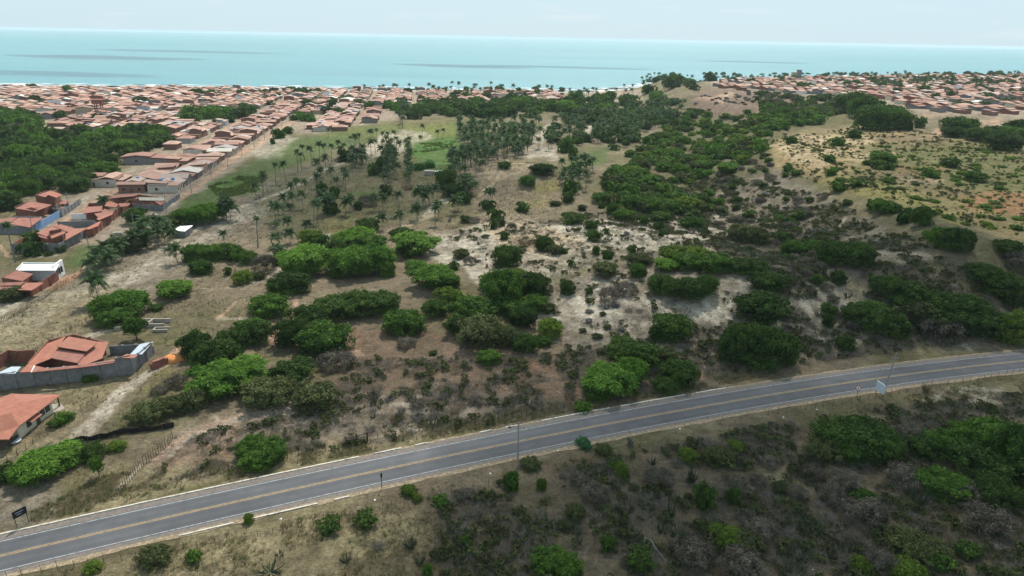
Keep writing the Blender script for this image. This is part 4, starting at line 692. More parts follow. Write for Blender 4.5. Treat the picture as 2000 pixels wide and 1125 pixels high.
def plant_all():
    rest = []
    for tr_ in (True, False):
        q = sorted([q for q in QUEUE if q[0] == tr_], key=lambda q: -q[1])
        for k, it in enumerate(q):
            if k < 285 and it[1] > 4: put_now(*it[2])
            else: rest.append(it)
    VV, FF, TT, MI, n = [], [], [], [], 0; arr = [mesh_arrays(m) for m in FARC]
    for _, _, (kind, x, y, z, r, Hh, *_r) in rest:
        m = dict(dark=0, mid=1, feather=2, yellow=3, olive=4).get(kind, 5); V, Q4, Q3, T = arr[m]; a = rnd.random()*6.28; ca, sa = math.cos(a), math.sin(a)
        VV.append(np.stack([(V[:, 0]*ca-V[:, 1]*sa)*r+x, (V[:, 0]*sa+V[:, 1]*ca)*r+y, V[:, 2]*Hh+z-.05*Hh], 1)); FF += (Q4+n).tolist()+(Q3+n).tolist(); MI += [m]*(len(Q4)+len(Q3)); TT.append(np.clip(T+rnd.uniform(-.15, .25), 0, 1)); n += len(V)
    ob('distant_trees', mesh('distant_trees', np.concatenate(VV), FF, [m.materials[0] for m in FARC], np.repeat(np.concatenate(TT)[:, None], 3, 1), mi=MI), kind='stuff'); print('far trees', len(rest))
plant_all()
# ---------------------------------------------------------------- coconut palms
def frond_mesh(seed, n=11, L=1., near=True):
    r = random.Random(seed); V, Fc = [], []; T = []
    for i in range(n):
        t0 = i/n; x = L*t0; z = .42*math.sin(t0*2.0)*1.0-t0*t0*.55; w = .24*math.sin(math.pi*min(1, t0*.9+.12))**.6
        x1 = L*(t0+.75/n); z1 = .42*math.sin((t0+.75/n)*2.0)-(t0+.75/n)**2*.55
        for sgn in (-1, 1):
            k = len(V); ww = w*r.uniform(.8, 1.15); V += [(x, 0, z), (x1, 0, z1), (x1+.10, sgn*ww, z1-.10-ww*.45), (x+.07, sgn*ww*.9, z-.10-ww*.45)]; Fc.append((k, k+1, k+2, k+3)); T += [r.random()]*4
    return np.array(V), np.array(Fc), np.array(T)
FR = []
for i in range(3):
    V, Q, T = frond_mesh(i); FR.append(mesh('frond', V, Q, M['palm'], np.repeat(T[:, None], 3, 1)))
def pose_fronds(r, n):
    out = []
    for i in range(n):
        a = i*2.4+r.uniform(-.2, .2); el = [.9, .45, .05, -.45][min(3, i*4//n)]+r.uniform(-.15, .15); out.append((a, el, r.uniform(.85, 1.1)))
    return out
PC = []
for i in range(4):
    r = random.Random(50+i); VV, QQ, TT, k = [], [], [], 0
    for a, el, s in pose_fronds(r, 13):
        V, Q, T = frond_mesh(i, 5); V = V*s; ce, se = math.cos(el), math.sin(el); V = np.stack([V[:, 0]*ce-V[:, 2]*se, V[:, 1], V[:, 0]*se+V[:, 2]*ce], 1); ca, sa = math.cos(a), math.sin(a); V = np.stack([V[:, 0]*ca-V[:, 1]*sa, V[:, 0]*sa+V[:, 1]*ca, V[:, 2]], 1)
        VV.append(V); QQ.append(Q+k); TT.append(T); k += len(V)
    PC.append((np.concatenate(VV), np.concatenate(QQ), np.concatenate(TT)))
PCM = [mesh('crown', V, Q, M['palm'], np.repeat(T[:, None], 3, 1)) for V, Q, T in PC]
PT = [MB().tube([(0, 0, -.03), (l*.25, 0, .25), (l*.75, 0, .6), (l, 0, 1.)], [.028, .02, .016, .014], 6).mesh('trunk', M['ptrunk']) for l in (.0, .05, .1, -.07)]; PL_ = [0, .05, .1, -.07]
COCO = MB()
for i in range(5): COCO.V += []; v = I1[0]*.16+np.array([math.cos(i*1.25)*.22, math.sin(i*1.25)*.22, -.15]); COCO.add(v, [tuple(map(int, f)) for f in I1[1]])
COCO = COCO.mesh('coconuts', M['leaf_yellow'])
def palm(x, y, z, h, r=2.7, near=False, group='coconut palms on the open plain', look='', label=None):
    root = empty('coconut_palm', (x, y, z), rnd.uniform(0, 6.28)); k = rnd.randrange(4); r = r*rnd.uniform(.78, 1.22); root.rotation_euler = (rnd.uniform(-.07, .07), rnd.uniform(-.07, .07), root.rotation_euler.z); ob('trunk', PT[k], root, (0, 0, 0), 0, (h, h if h < 9 else 9, h)); tip = (PL_[k]*h, 0, h)
    if near:
        for a, el, s in pose_fronds(rnd, 16):
            o = ob('frond', rnd.choice(FR), root, tip, 0, r*s); o.rotation_euler = (0, -el, a)
        c = ob('coconuts', COCO, root, tip, 0, r*.38); c['kind'] = 'stuff'
    else: ob('crown', rnd.choice(PCM), root, tip, rnd.uniform(0, 6), r)
    lk = ('tall thin' if h > 8 else 'short squat' if h < 3.2 else 'medium high'); return reg(root, look or f'{lk} coconut palm', 'palm', group, label)
def palm_px(u, vtop, vbase, r=None, near=False, **k):
    p, t = hit(u, vbase); t = float(t[0]); h = (vbase-vtop)*t/F/math.cos(math.asin(min(.9, CAM_H/t)))
    return palm(*map(float, p[0]), max(h, 1.5), r or 2.7, near, **k)
palm_px(194, 556, 592, 3.4, True, label='coconut palm alone on the bare pale slope above the green thicket'); palm_px(347, 488, 513, 3.4, True, label='coconut palm with a dark heap at its foot beside the sandy track')
palm_px(439, 458, 478, 2.4, True, label='slender coconut palm between the sandy track and the green thicket'); palm_px(504, 432, 483, 1.8, True, label='very tall leaning palm with a thin bent trunk and a small crown')
palm_px(30, 455, 512, 2.2, True, label='palm with a thick bare trunk left of the grey block compound')
for u, a, b in [(182, 515, 532), (210, 486, 512), (197, 500, 520), (226, 492, 510), (214, 508, 526), (290, 440, 470), (303, 432, 462), (316, 436, 466), (328, 446, 474), (280, 452, 482), (268, 462, 488), (340, 458, 480), (310, 455, 480), (296, 462, 486), (443, 398, 428), (436, 408, 430), (450, 406, 430), (235, 480, 505), (320, 436, 460), (283, 436, 462), (262, 470, 492), (208, 395, 412)]: palm_px(u, a, b, 3.3, True, group='palms crowding the strip behind the sandy slope')
for u, a, b in [(562, 432, 452), (567, 456, 475), (602, 438, 452), (546, 492, 506), (540, 486, 500), (748, 388, 410), (747, 425, 448), (781, 380, 418), (782, 420, 446), (815, 408, 430), (850, 408, 440), (856, 400, 425), (886, 392, 418), (895, 392, 410), (818, 378, 408), (826, 372, 402), (838, 372, 400), (846, 368, 395), (832, 384, 405), (960, 374, 398), (955, 376, 398), (642, 385, 415), (650, 390, 418), (636, 395, 420), (675, 395, 420), (628, 378, 398)]: palm_px(u, a, b, 3.0, True, group='palms scattered over the middle plain')
for u, a, b in [(595, 288, 312), (611, 293, 325), (624, 285, 317), (635, 286, 312), (648, 288, 318), (662, 280, 308), (674, 285, 305), (685, 271, 296), (693, 268, 292), (702, 266, 292), (582, 300, 336), (590, 305, 338), (559, 323, 356), (539, 325, 360), (525, 348, 380), (514, 346, 385), (501, 366, 390), (639, 310, 342), (621, 318, 345), (624, 335, 352), (620, 346, 368), (628, 332, 355), (648, 333, 362), (670, 335, 360), (674, 345, 370), (662, 352, 378), (572, 364, 396), (582, 356, 380), (596, 358, 385), (555, 388, 424), (592, 382, 408), (570, 385, 408), (567, 405, 422), (539, 403, 430), (545, 408, 440), (613, 398, 432), (621, 400, 436), (540, 465, 482), (543, 440, 460), (551, 404, 418), (684, 385, 410), (688, 390, 412), (730, 388, 412), (665, 292, 312), (697, 270, 288), (722, 258, 270), (728, 256, 268), (735, 255, 268), (725, 280, 305), (733, 277, 300), (747, 278, 304), (755, 270, 288), (760, 262, 285), (770, 260, 282), (775, 272, 295), (778, 280, 300), (757, 290, 306), (748, 262, 280), (765, 275, 290), (825, 248, 268), (855, 258, 272), (865, 255, 270), (820, 268, 278), (642, 255, 268)]: palm_px(u, a, b, 2.4, group='thin palms of the grassy plain')
for k in range(15): palm_px(797+rnd.uniform(-4, 4), 272+k*5.2, 290+k*5.2, 2.6, group='palms of the straight single file')
def palms_in(poly, n, h, r, group, look='', sep=2.2, asobj=True):
    p = np.array(poly, float); W_, _ = hit(p[:, 0], p[:, 1]); wp = W_[:, :2]; a0, b0 = wp.min(0); a1, b1 = wp.max(0); out = []; tr = 0
    while len(out) < n and tr < n*60:
        tr += 1; x, y = rnd.uniform(a0, a1), rnd.uniform(b0, b1)
        if not inpoly(x, y, wp) or any((x-a)**2+(y-b)**2 < sep*sep for a, b in out): continue
        out.append((x, y))
    if asobj:
        for x, y in out: palm(x, y, float(H(x, y)), rnd.uniform(*h), r, group=group, look=look)
    return out
palms_in([(678, 305), (700, 296), (712, 305), (712, 325), (690, 340), (676, 330)], 14, (4, 7), 3, 'palms of the dense clump on the bare field'); palms_in([(742, 305), (770, 300), (778, 330), (775, 372), (750, 372), (748, 330)], 26, (4, 8), 2.8, 'palms of the broad double file')
palms_in([(878, 322), (900, 312), (912, 335), (908, 360), (880, 358), (870, 345)], 16, (5, 8), 3.2, 'palms over the dark thicket'); palms_in([(895, 368), (915, 362), (930, 385), (905, 392)], 8, (4, 6), 3, 'palms over the dark thicket')
palms_in([(892, 236), (900, 240), (912, 330), (905, 332), (898, 280)], 22, (7, 10), 2.4, 'palms edging the dense grove'); palms_in([(782, 205), (790, 205), (790, 252), (780, 252)], 16, (6, 9), 2.4, 'palms of the dark narrow file')
palms_in([(1090, 345), (1160, 320), (1160, 370), (1110, 385)], 20, (4, 8), 2.6, 'palms at the foot of the green slope')
GROVE = []
for poly, n in [([(905, 262), (960, 258), (1000, 262), (1035, 275), (1030, 300), (970, 318), (935, 340), (915, 340), (906, 300)], 135), ([(1000, 250), (1100, 240), (1250, 212), (1340, 205), (1320, 240), (1260, 262), (1240, 285), (1180, 285), (1140, 282), (1100, 300), (1060, 300), (1040, 285)], 230)]:
    GROVE += palms_in(poly, n, (6, 9), 2.5, '', asobj=False, sep=3.0)
sand = [[(1040, 272), (1070, 245), (1092, 243), (1060, 282), (1042, 284)], [(1145, 242), (1158, 242), (1155, 275), (1147, 275)], [(1112, 300), (1190, 285), (1180, 325), (1112, 330)]]
sand = [hit([q[0] for q in p], [q[1] for q in p])[0][:, :2] for p in sand]
GROVE = [g for g in GROVE if not any(inpoly(g[0], g[1], s) for s in sand)]
GROVE.sort(key=lambda g: g[0]**2+g[1]**2)
def crowd(name, pts, hr, r):
    VV, QQ, TT, k = [], [], [], 0
    for x, y in pts:
        V, Q, T = PC[rnd.randrange(4)]; h = rnd.uniform(*hr)*rnd.choice([.55, .8, 1, 1, 1.1]); z = float(H(x, y)); a = rnd.random()*6.28; ca, sa = math.cos(a), math.sin(a); V = V*r*rnd.uniform(.85, 1.15)
        VV.append(np.stack([V[:, 0]*ca-V[:, 1]*sa+x, V[:, 0]*sa+V[:, 1]*ca+y, V[:, 2]+h+z], 1)); QQ.append(Q+k); TT.append(T); k += len(V)
        t_ = np.array([(x-.16, y, z-.2), (x+.16, y, z-.2), (x+.12, y, z+h), (x-.12, y, z+h), (x, y-.16, z-.2), (x, y+.16, z-.2), (x, y+.12, z+h), (x, y-.12, z+h)]); VV.append(t_); QQ.append(np.array([[0, 1, 2, 3], [4, 5, 6, 7]])+k); TT.append(np.full(8, .6)); k += 8
    return ob(name, mesh(name, np.concatenate(VV), np.concatenate(QQ), M['palm'], np.repeat(np.concatenate(TT)[:, None], 3, 1)), kind='stuff')
npalm = sum(1 for r_ in REG if r_[2] == 'palm'); room = max(0, 292-npalm)
for x, y in GROVE[:room]: palm(x, y, float(H(x, y)), rnd.choice([3.5, 5, 6.5, 7, 8, 9.5]), 2.6, group='palms at the near edge of the dense grove')
far = GROVE[room:]+palms_in([(700, 176), (1240, 180), (1230, 192), (700, 186)], 60, (0, 0), 0, '', asobj=False, sep=6)+palms_in([(1250, 152), (1330, 150), (1400, 158), (1330, 170), (1250, 172)], 50, (0, 0), 0, '', asobj=False, sep=5)+palms_in([(1400, 151), (2000, 149), (2000, 158), (1400, 160)], 90, (0, 0), 0, '', asobj=False, sep=7)+palms_in([(1700, 165), (1850, 160), (1850, 176), (1720, 178)], 60, (0, 0), 0, '', asobj=False, sep=5)
crowd('distant_palms', far, (7, 11), 3.2)
#==PART4==
# ---------------------------------------------------------------- houses close enough to build one by one
def gp(u, v): p, _ = hit(u, v); return tuple(map(float, p[0]))
def P3(pts, zb, z=None):
    return [tuple(map(float, plane(p[0], p[1], zb+(p[2] if len(p) > 2 else z)))) for p in pts]
def rel(pts, o): return [(p[0]-o[0], p[1]-o[1], p[2]-o[2]) for p in pts]
def orient(pts):
    """outline turned so that it faces up"""
    a = sum(pts[i][0]*pts[(i+1) % len(pts)][1]-pts[(i+1) % len(pts)][0]*pts[i][1] for i in range(len(pts))); return pts if a > 0 else pts[::-1]
def roof(par, o, zb, pts, z=None, mat='tile', th=.14, name='roof', label=None):
    mb = MB().slab(orient(rel(P3(pts, zb, z), o)), th); r = ob(name, mb.mesh(name, M[mat]), par)
    if label: r['label'] = label
    return r
def wallmb(mb, A, B, h, th=.2, z0=-.6):
    dx, dy = B[0]-A[0], B[1]-A[1]; l = math.hypot(dx, dy)+1e-6; nx, ny = -dy/l*th/2, dx/l*th/2
    V = [(A[0]-nx, A[1]-ny, A[2]+z0), (B[0]-nx, B[1]-ny, B[2]+z0), (B[0]+nx, B[1]+ny, B[2]+z0), (A[0]+nx, A[1]+ny, A[2]+z0)]; V += [(v[0], v[1], (A if i in (0, 3) else B)[2]+h) for i, v in enumerate(V[:4])]
    return mb.add(V, [(3, 2, 1, 0), (4, 5, 6, 7), (0, 1, 5, 4), (1, 2, 6, 5), (2, 3, 7, 6), (3, 0, 4, 7)])
def walls(par, o, base, h, mat='block', closed=False, name='wall', th=.2):
    g = rel([gp(*b) for b in base], o); n = len(g)
    for i in range(n if closed else n-1): ob(name, wallmb(MB(), g[i], g[(i+1) % n], h, th+.004*i).mesh(name, M[mat]), par)
def panels(par, o, base, h, step=3.4, mat='block'):
    g = rel([gp(*b) for b in base], o)
    for i in range(len(g)-1):
        A, B = Vector(g[i]), Vector(g[i+1]); L = (B-A).length; n = max(1, round(L/step))
        for k in range(n):
            a, b = A.lerp(B, (k+.03)/n), A.lerp(B, (k+.97)/n); ob('wall_panel', wallmb(MB(), a, b, h+rnd.uniform(-.03, .03), .16).mesh('wall_panel', M[mat]), par)
            ob('pillar', MB().box(-.24, .24, -.24, .24, -.6, h+.1).mesh('pillar', M[mat]), par, tuple(A.lerp(B, k/n)))
def house(name, base, label, cat='house', group=None):
    o = gp(*base); e_ = empty(name, o); reg(e_, '', cat, group, label); return e_, o, o[2]
WIN = MB().box(-.5, .5, -.05, .05, -.5, .5).mesh('window', M['glass']); FRM = MB().box(-.6, .6, -.03, .03, -.6, .6).mesh('frame', M['wood']); DOOR = MB().box(-.45, .45, -.05, .05, 0, 2.05).mesh('door', M['doorw'])
# tiled bungalow with a porch, lower left
e_, o, zb = house('bungalow', (60, 845), 'cream bungalow with a large hipped clay tile roof and wooden porch posts')
roof(e_, o, zb, [(22, 769, 2.9), (119, 771, 2.9), (44, 785, 4.5)], mat='tile2'); roof(e_, o, zb, [(119, 771, 2.9), (37, 832, 2.9), (22, 806, 4.5), (44, 785, 4.5)], mat='tile2')
roof(e_, o, zb, [(22, 806, 4.5), (37, 832, 2.9), (17, 858, 2.5), (-45, 858, 2.5), (-30, 820, 4.0)], mat='tile2'); roof(e_, o, zb, [(22, 769, 2.9), (44, 785, 4.5), (22, 806, 4.5), (-30, 820, 4.), (-60, 800, 2.9)], mat='tile2')
g = rel([gp(*b) for b in [(39, 857), (104, 806), (30, 795), (-45, 830)]], o)
for i in range(4): ob('wall', wallmb(MB(), g[i], g[(i+1) % 4], 2.8, .2+.004*i).mesh('wall', M['cream']), e_)
A, B = Vector(g[0]), Vector(g[1]); d = (B-A).normalized(); nn = Vector((d.y, -d.x, 0)); yaw = math.atan2(d.y, d.x)
for f_, z in ((.30, 1.5), (.70, 1.6), (.86, 1.6)):
    p = A.lerp(B, f_)+nn*.13; w = ob('window', WIN, e_, (p.x, p.y, p.z+z), yaw); ob('frame', FRM, w, (0, .03, 0))
p = A.lerp(B, .55)+nn*.13; ob('door', DOOR, e_, tuple(p), yaw)
p = A.lerp(B, .42)+nn*.5; ob('awning', MB().box(-1.4, 1.4, -.5, .5, 0, .1, Matrix.Rotation(.35, 4, 'X')).mesh('awning', M['tile2']), e_, (p.x, p.y, p.z+2.1), yaw)
for u, v, h in [(117, 795, 2.7), (19, 872, 2.4), (-5, 874, 2.4)]: q = rel([gp(u, v)], o)[0]; ob('porch_post', MB().box(-.12, .12, -.12, .12, -.3, h).mesh('porch_post', M['wood']), e_, q, .5)
ob('terrace', MB().slab(orient(rel(P3([(103, 808), (127, 797), (118, 788), (98, 790)], zb, .18), o)), .5).mesh('terrace', M['cement']), e_)
walls(e_, o, [(-30, 876), (18, 873), (37, 858)], 1.1, 'wood', name='low_wall')
q = gp(29, 864); b = MB(); b.tube([(0, 0, 0), (0, 0, .25), (0, 0, .42)], [.7, .85, 1.05], 20); reg(ob('basin', b.mesh('basin', M['sign_white']), None, q), '', 'basin', None, 'round pale blue basin on the ground beside the porch of the bungalow')
# grey walled house
e_, o, zb = house('walled_house', (160, 742), 'walled house with broad stepped red tile roofs behind a long grey block wall')
panels(e_, o, [(-60, 771), (0, 762), (69, 753), (162, 744), (234, 735)], 3.7); panels(e_, o, [(234, 735), (261, 729)], 4.4, 4); panels(e_, o, [(261, 729), (300, 693)], 3.3); panels(e_, o, [(300, 692), (268, 688), (215, 692)], 2.0)
roof(e_, o, zb, [(134, 657, 5.4), (190, 667, 5.2), (185, 674, 5.), (169, 686, 4.9), (111, 677, 5.1)], mat='tile2'); roof(e_, o, zb, [(109, 681, 4.4), (167, 690, 4.3), (151, 709, 4.0), (99, 699, 4.1)], mat='tile')
roof(e_, o, zb, [(128, 657, 4.9), (92, 671, 4.4), (39, 727, 3.5), (60, 726, 3.5), (69, 712, 3.7), (99, 700, 3.95), (115, 677, 4.6)], mat='tile2')
roof(e_, o, zb, [(186, 667, 4.4), (212, 668, 3.5), (199, 700, 3.5), (164, 713, 3.6), (149, 710, 3.8), (183, 674, 4.3)], mat='tile2'); roof(e_, o, zb, [(69, 714, 3.75), (96, 720, 3.75), (162, 712, 3.75), (232, 700, 3.75), (232, 707, 3.75), (162, 717, 3.75), (61, 727, 3.6)], mat='tile')
roof(e_, o, zb, [(233, 699, 4.45), (247, 691, 4.45), (269, 694, 4.45), (262, 699, 4.45)], mat='tile2'); roof(e_, o, zb, [(254, 692, 3.35), (273, 672, 3.2), (299, 667, 3.4), (277, 692, 3.5)], mat='metal', label='pale grey sheet metal roof'); roof(e_, o, zb, [(-10, 731, 3.4), (22, 716, 3.3), (41, 716, 3.3), (30, 729, 3.5)], mat='metal', label='grey metal roof at the far left corner')
walls(e_, o, [(60, 742), (100, 722), (150, 728), (190, 705), (208, 693), (150, 678), (100, 690), (62, 735)], 3.3, 'brickw'); walls(e_, o, [(-20, 732), (22, 707), (40, 709), (72, 707)], 3.0, 'brickw', name='brick_wall')
walls(e_, o, [(112, 700), (150, 703), (183, 690)], 4.2, 'brickw')
roof(e_, o, zb, [(60, 727, 3.55), (66, 714, 3.75), (69, 714, 3.75), (63, 727, 3.55)], mat='white', name='gutter')
# small brick pile, orange sand
q = gp(312, 716); reg(ob('brick_stack', MB().box(-1.9, 1.9, -.45, .45, -.1, 1.5).box(-1.4, 1.2, -.4, .5, 1.5, 1.75).mesh('brick_stack', M['brickw']), None, q, 1.0), '', 'brick stack', None, 'dark red stack of bricks beside the dirt drive')
V, Fc = I2; k = fbm(V[:, 0]+5, V[:, 1]+5, .4, 3); V = V*(.8+.5*k)[:, None]*np.array([2.6, 2., 1.1]); reg(ob('sand_pile', mesh('sand_pile', V, Fc, M['sandpile'], smooth=True), None, gp(341, 702)), '', 'sand pile', None, 'bright orange heap of building sand next to the brick stack')
ob('cement_yard', MB().slab(orient(P3([(236, 673), (250, 658), (298, 657), (296, 668), (270, 674)], zb, .25)), .4).mesh('cement_yard', M['cement']), kind='structure')
# roofless foundations
e_, o, zb = house('foundations', (270, 636), 'roofless low foundation walls of an unfinished house', 'foundation walls')
for seg in [[(225, 647), (246, 630), (334, 629)], [(262, 640), (276, 630)], [(288, 639), (299, 630)], [(225, 647), (262, 640), (322, 639)], [(283, 634), (292, 634)]]: walls(e_, o, seg, 1.0, 'cement', name='foundation_wall', th=.35)
for seg in [[(300, 649), (304, 644), (332, 643)], [(300, 649), (328, 648)]]: walls(e_, o, seg, .7, 'cement', name='foundation_wall', th=.3)
# white-roofed building and brick yard
e_, o, zb = house('warehouse', (75, 540), 'low building with a bright white roof and a white end wall'); zz = zb
roof(e_, o, zb, [(45, 516, 4.), (116, 515, 4.), (109, 528, 3.7), (35, 528, 3.7)], mat='white'); walls(e_, o, [(37, 548), (109, 547), (126, 534), (50, 534)], 3.5, 'white', True)
walls(e_, o, [(109, 548), (126, 535)], 4.6, 'white', name='end_wall', th=.5)
for f_ in (.25, .5, .75): A = Vector(rel([gp(109+17*f_, 548-13*f_+1.2)], o)[0]); w = ob('window', WIN, e_, (A.x, A.y, A.z+2.2), .9, (1, 1, 1.8))
e_, o, zb = house('brick_house', (40, 560), 'red tiled house with a bare brick yard wall beneath the white-roofed building')
roof(e_, o, zb, [(32, 528, 4.2), (65, 535, 3.7), (44, 549, 3.), (5, 542, 3.3)]); roof(e_, o, zb, [(-20, 553, 3.6), (50, 550, 3.6), (40, 557, 3.2), (-20, 558, 3.2)]); roof(e_, o, zb, [(50, 552, 3.2), (86, 552, 3.2), (62, 567, 2.8), (34, 566, 2.8)], mat='tile2')
roof(e_, o, zb, [(-20, 560, 3.), (38, 560, 3.), (30, 567, 2.6), (-20, 566, 2.7)]); walls(e_, o, [(8, 560), (44, 567), (64, 552), (30, 548)], 2.9, 'brickw', True); panels(e_, o, [(-20, 583), (62, 579), (116, 546)], 2.5, 4, 'brickw')
# grey block compound by the road
e_, o, zb = house('block_compound', (119, 493), 'red tiled house inside a grey block wall with a square brick tower room')
panels(e_, o, [(28, 494), (119, 493), (168, 462)], 3.1, 4); walls(e_, o, [(28, 493), (62, 472), (75, 466)], 3., 'brickw', name='back_wall')
roof(e_, o, zb, [(71, 455, 4.3), (104, 441, 4.3), (125, 446, 4.), (98, 464, 3.4)]); roof(e_, o, zb, [(104, 441, 4.4), (119, 438, 4.4), (150, 447, 3.8), (134, 454, 3.8)]); roof(e_, o, zb, [(98, 461, 5.6), (126, 451, 5.9), (128, 455, 5.6), (101, 466, 5.2)], mat='tile2'); roof(e_, o, zb, [(128, 469, 3.5), (170, 446, 3.6), (150, 447, 3.9), (128, 456, 4.)], mat='tile2')
roof(e_, o, zb, [(72, 456, 4.), (98, 464, 3.4), (98, 469, 3.1), (76, 462, 3.5)]); walls(e_, o, [(100, 488), (126, 480), (128, 474), (102, 478)], 5., 'brickw', True, name='tower_wall'); walls(e_, o, [(74, 474), (98, 482), (150, 464), (140, 458), (110, 458)], 3.2, 'brickw', True)
# long lot
e_, o, zb = house('walled_lot', (200, 445), 'long walled lot with several red tile roofs and an open grey yard')
panels(e_, o, [(168, 464), (183, 462), (197, 450), (255, 402)], 2.9, 4, 'brickw'); walls(e_, o, [(114, 445), (183, 443), (197, 450)], 2.4, 'block'); walls(e_, o, [(140, 428), (186, 427)], 2.2, 'white')
for pts, z in [([(171, 404), (200, 402), (199, 412), (163, 417)], 4.), ([(160, 418), (184, 417), (190, 424), (205, 418), (204, 407), (200, 412)], 3.4), ([(211, 391), (232, 399), (226, 405), (204, 402)], 4.2), ([(188, 427), (222, 413), (219, 419), (193, 430)], 3.6), ([(165, 447), (197, 431), (192, 441), (173, 448)], 3.), ([(232, 397), (255, 397), (250, 402), (234, 404)], 3.4), ([(184, 417), (205, 408), (222, 413), (192, 425)], 3.5)]: roof(e_, o, zb, pts, z, rnd.choice(['tile', 'tile2']))
walls(e_, o, [(168, 428), (205, 428), (215, 408), (175, 410)], 2.8, 'brickw', True)
# blue wall and its houses
e_, o, zb = house('painted_wall', (95, 437), 'long painted blue wall with faded white lettering facing the dirt street', 'wall')
g = rel([gp(70, 452), gp(119, 424)], o); A, B = Vector(g[0]), Vector(g[1])
for k in range(5): ob('wall_panel', wallmb(MB(), A.lerp(B, k/5+.004), A.lerp(B, (k+1)/5-.004), 2.7, .2).mesh('wall_panel', M['blue']), e_)
e_, o, zb = house('tiled_house', (40, 450), 'low red tiled house with grey walls right behind the blue wall')
roof(e_, o, zb, [(17, 437, 3.2), (36, 425, 3.8), (84, 425, 3.8), (58, 444, 3.)]); roof(e_, o, zb, [(-20, 430, 3.6), (34, 424, 3.8), (21, 434, 3.2), (-20, 438, 3.)]); walls(e_, o, [(-20, 456), (66, 456), (84, 437), (30, 437)], 2.9, 'block', True)
e_, o, zb = house('square_house', (60, 424), 'square red tiled house with brick walls between the wood and the blue wall')
roof(e_, o, zb, [(31, 407, 4.), (58, 393, 4.4), (102, 400, 4.), (69, 413, 3.5)]); roof(e_, o, zb, [(52, 402, 4.8), (62, 400, 4.8), (76, 404, 4.6), (66, 406, 4.6)], mat='tile2'); walls(e_, o, [(32, 420), (69, 428), (102, 414), (60, 408)], 3.3, 'brickw', True)
e_, o, zb = house('two_storey_house', (95, 405), 'two-storey brick house with a red tile roof at the edge of the wood')
roof(e_, o, zb, [(73, 381, 6.4), (98, 372, 6.8), (104, 374, 6.6), (88, 385, 6.)]); roof(e_, o, zb, [(90, 379, 6.4), (99, 373, 6.8), (122, 380, 6.), (110, 386, 5.7)], mat='tile2'); walls(e_, o, [(75, 407), (109, 411), (121, 403), (95, 398)], 5.7, 'brickw', True); roof(e_, o, zb, [(114, 398, 3.), (124, 390, 3.), (136, 393, 3.), (127, 399, 3.)]); walls(e_, o, [(104, 418), (122, 421), (136, 405), (122, 401)], 2.4, 'block', True)
e_, o, zb = house('yard_wall', (140, 410), 'grey block yard wall running up the street from the blue wall', 'wall'); panels(e_, o, [(121, 424), (159, 397)], 2.2, 4)
e_, o, zb = house('shed', (355, 462), 'small shed with a shining tin roof among palms', 'shed')
roof(e_, o, zb, [(333, 449, 2.6), (352, 442, 3.1), (377, 440, 3.1), (361, 452, 2.5)], mat='white'); walls(e_, o, [(340, 462), (362, 464), (376, 454), (354, 452)], 2.3, 'block', True)
e_, o, zb = house('yard_house', (300, 405), 'pale roofed house with brick yard walls where the two streets come closest')
roof(e_, o, zb, [(270, 385, 4.), (326, 386, 4.), (318, 392, 3.6), (272, 391, 3.6)], mat='cement'); roof(e_, o, zb, [(302, 393, 3.4), (322, 394, 3.4), (314, 401, 3.)]); roof(e_, o, zb, [(208, 388, 4.), (262, 383, 4.2), (278, 377, 4.), (228, 380, 4.4)]); roof(e_, o, zb, [(205, 390, 3.2), (262, 384, 3.4), (270, 385, 3.4), (268, 389, 3.)])
walls(e_, o, [(210, 397), (262, 404), (318, 412), (322, 400), (270, 392)], 2.9, 'brickw', True); panels(e_, o, [(262, 408), (318, 412), (352, 387)], 2.3, 5, 'block')
# concrete box in the field, cart-like trough
reg(ob('trough', MB().box(-1.6, 1.6, -.8, .8, 0, .7).box(-1.4, 1.4, -.6, .6, .7, .9).mesh('trough', M['cement']), None, gp(230, 458), .3), '', 'trough', None, 'pale concrete trough on the grass beside the walled lot')
for (u, v, w, l) in [(931-100, 339+0, 0, 0), (839, 339, 2.2, 'pale slab roof of a pump hut below the crop patch')]:
    if w: reg(ob('pump_hut', MB().box(-2.4, 2.4, -1.6, 1.6, 0, 1.9).box(-2.6, 2.6, -1.8, 1.8, 1.9, 2.1).mesh('pump_hut', M['cement']), None, gp(u, v+2)), '', 'hut', None, l)
reg(ob('pump_hut', MB().box(-1.6, 1.6, -1.5, 1.5, 0, 1.7).box(-1.8, 1.8, -1.7, 1.7, 1.7, 1.85).mesh('pump_hut', M['white']), None, gp(857, 341)), '', 'hut', None, 'smaller white hut right of the pale pump hut')

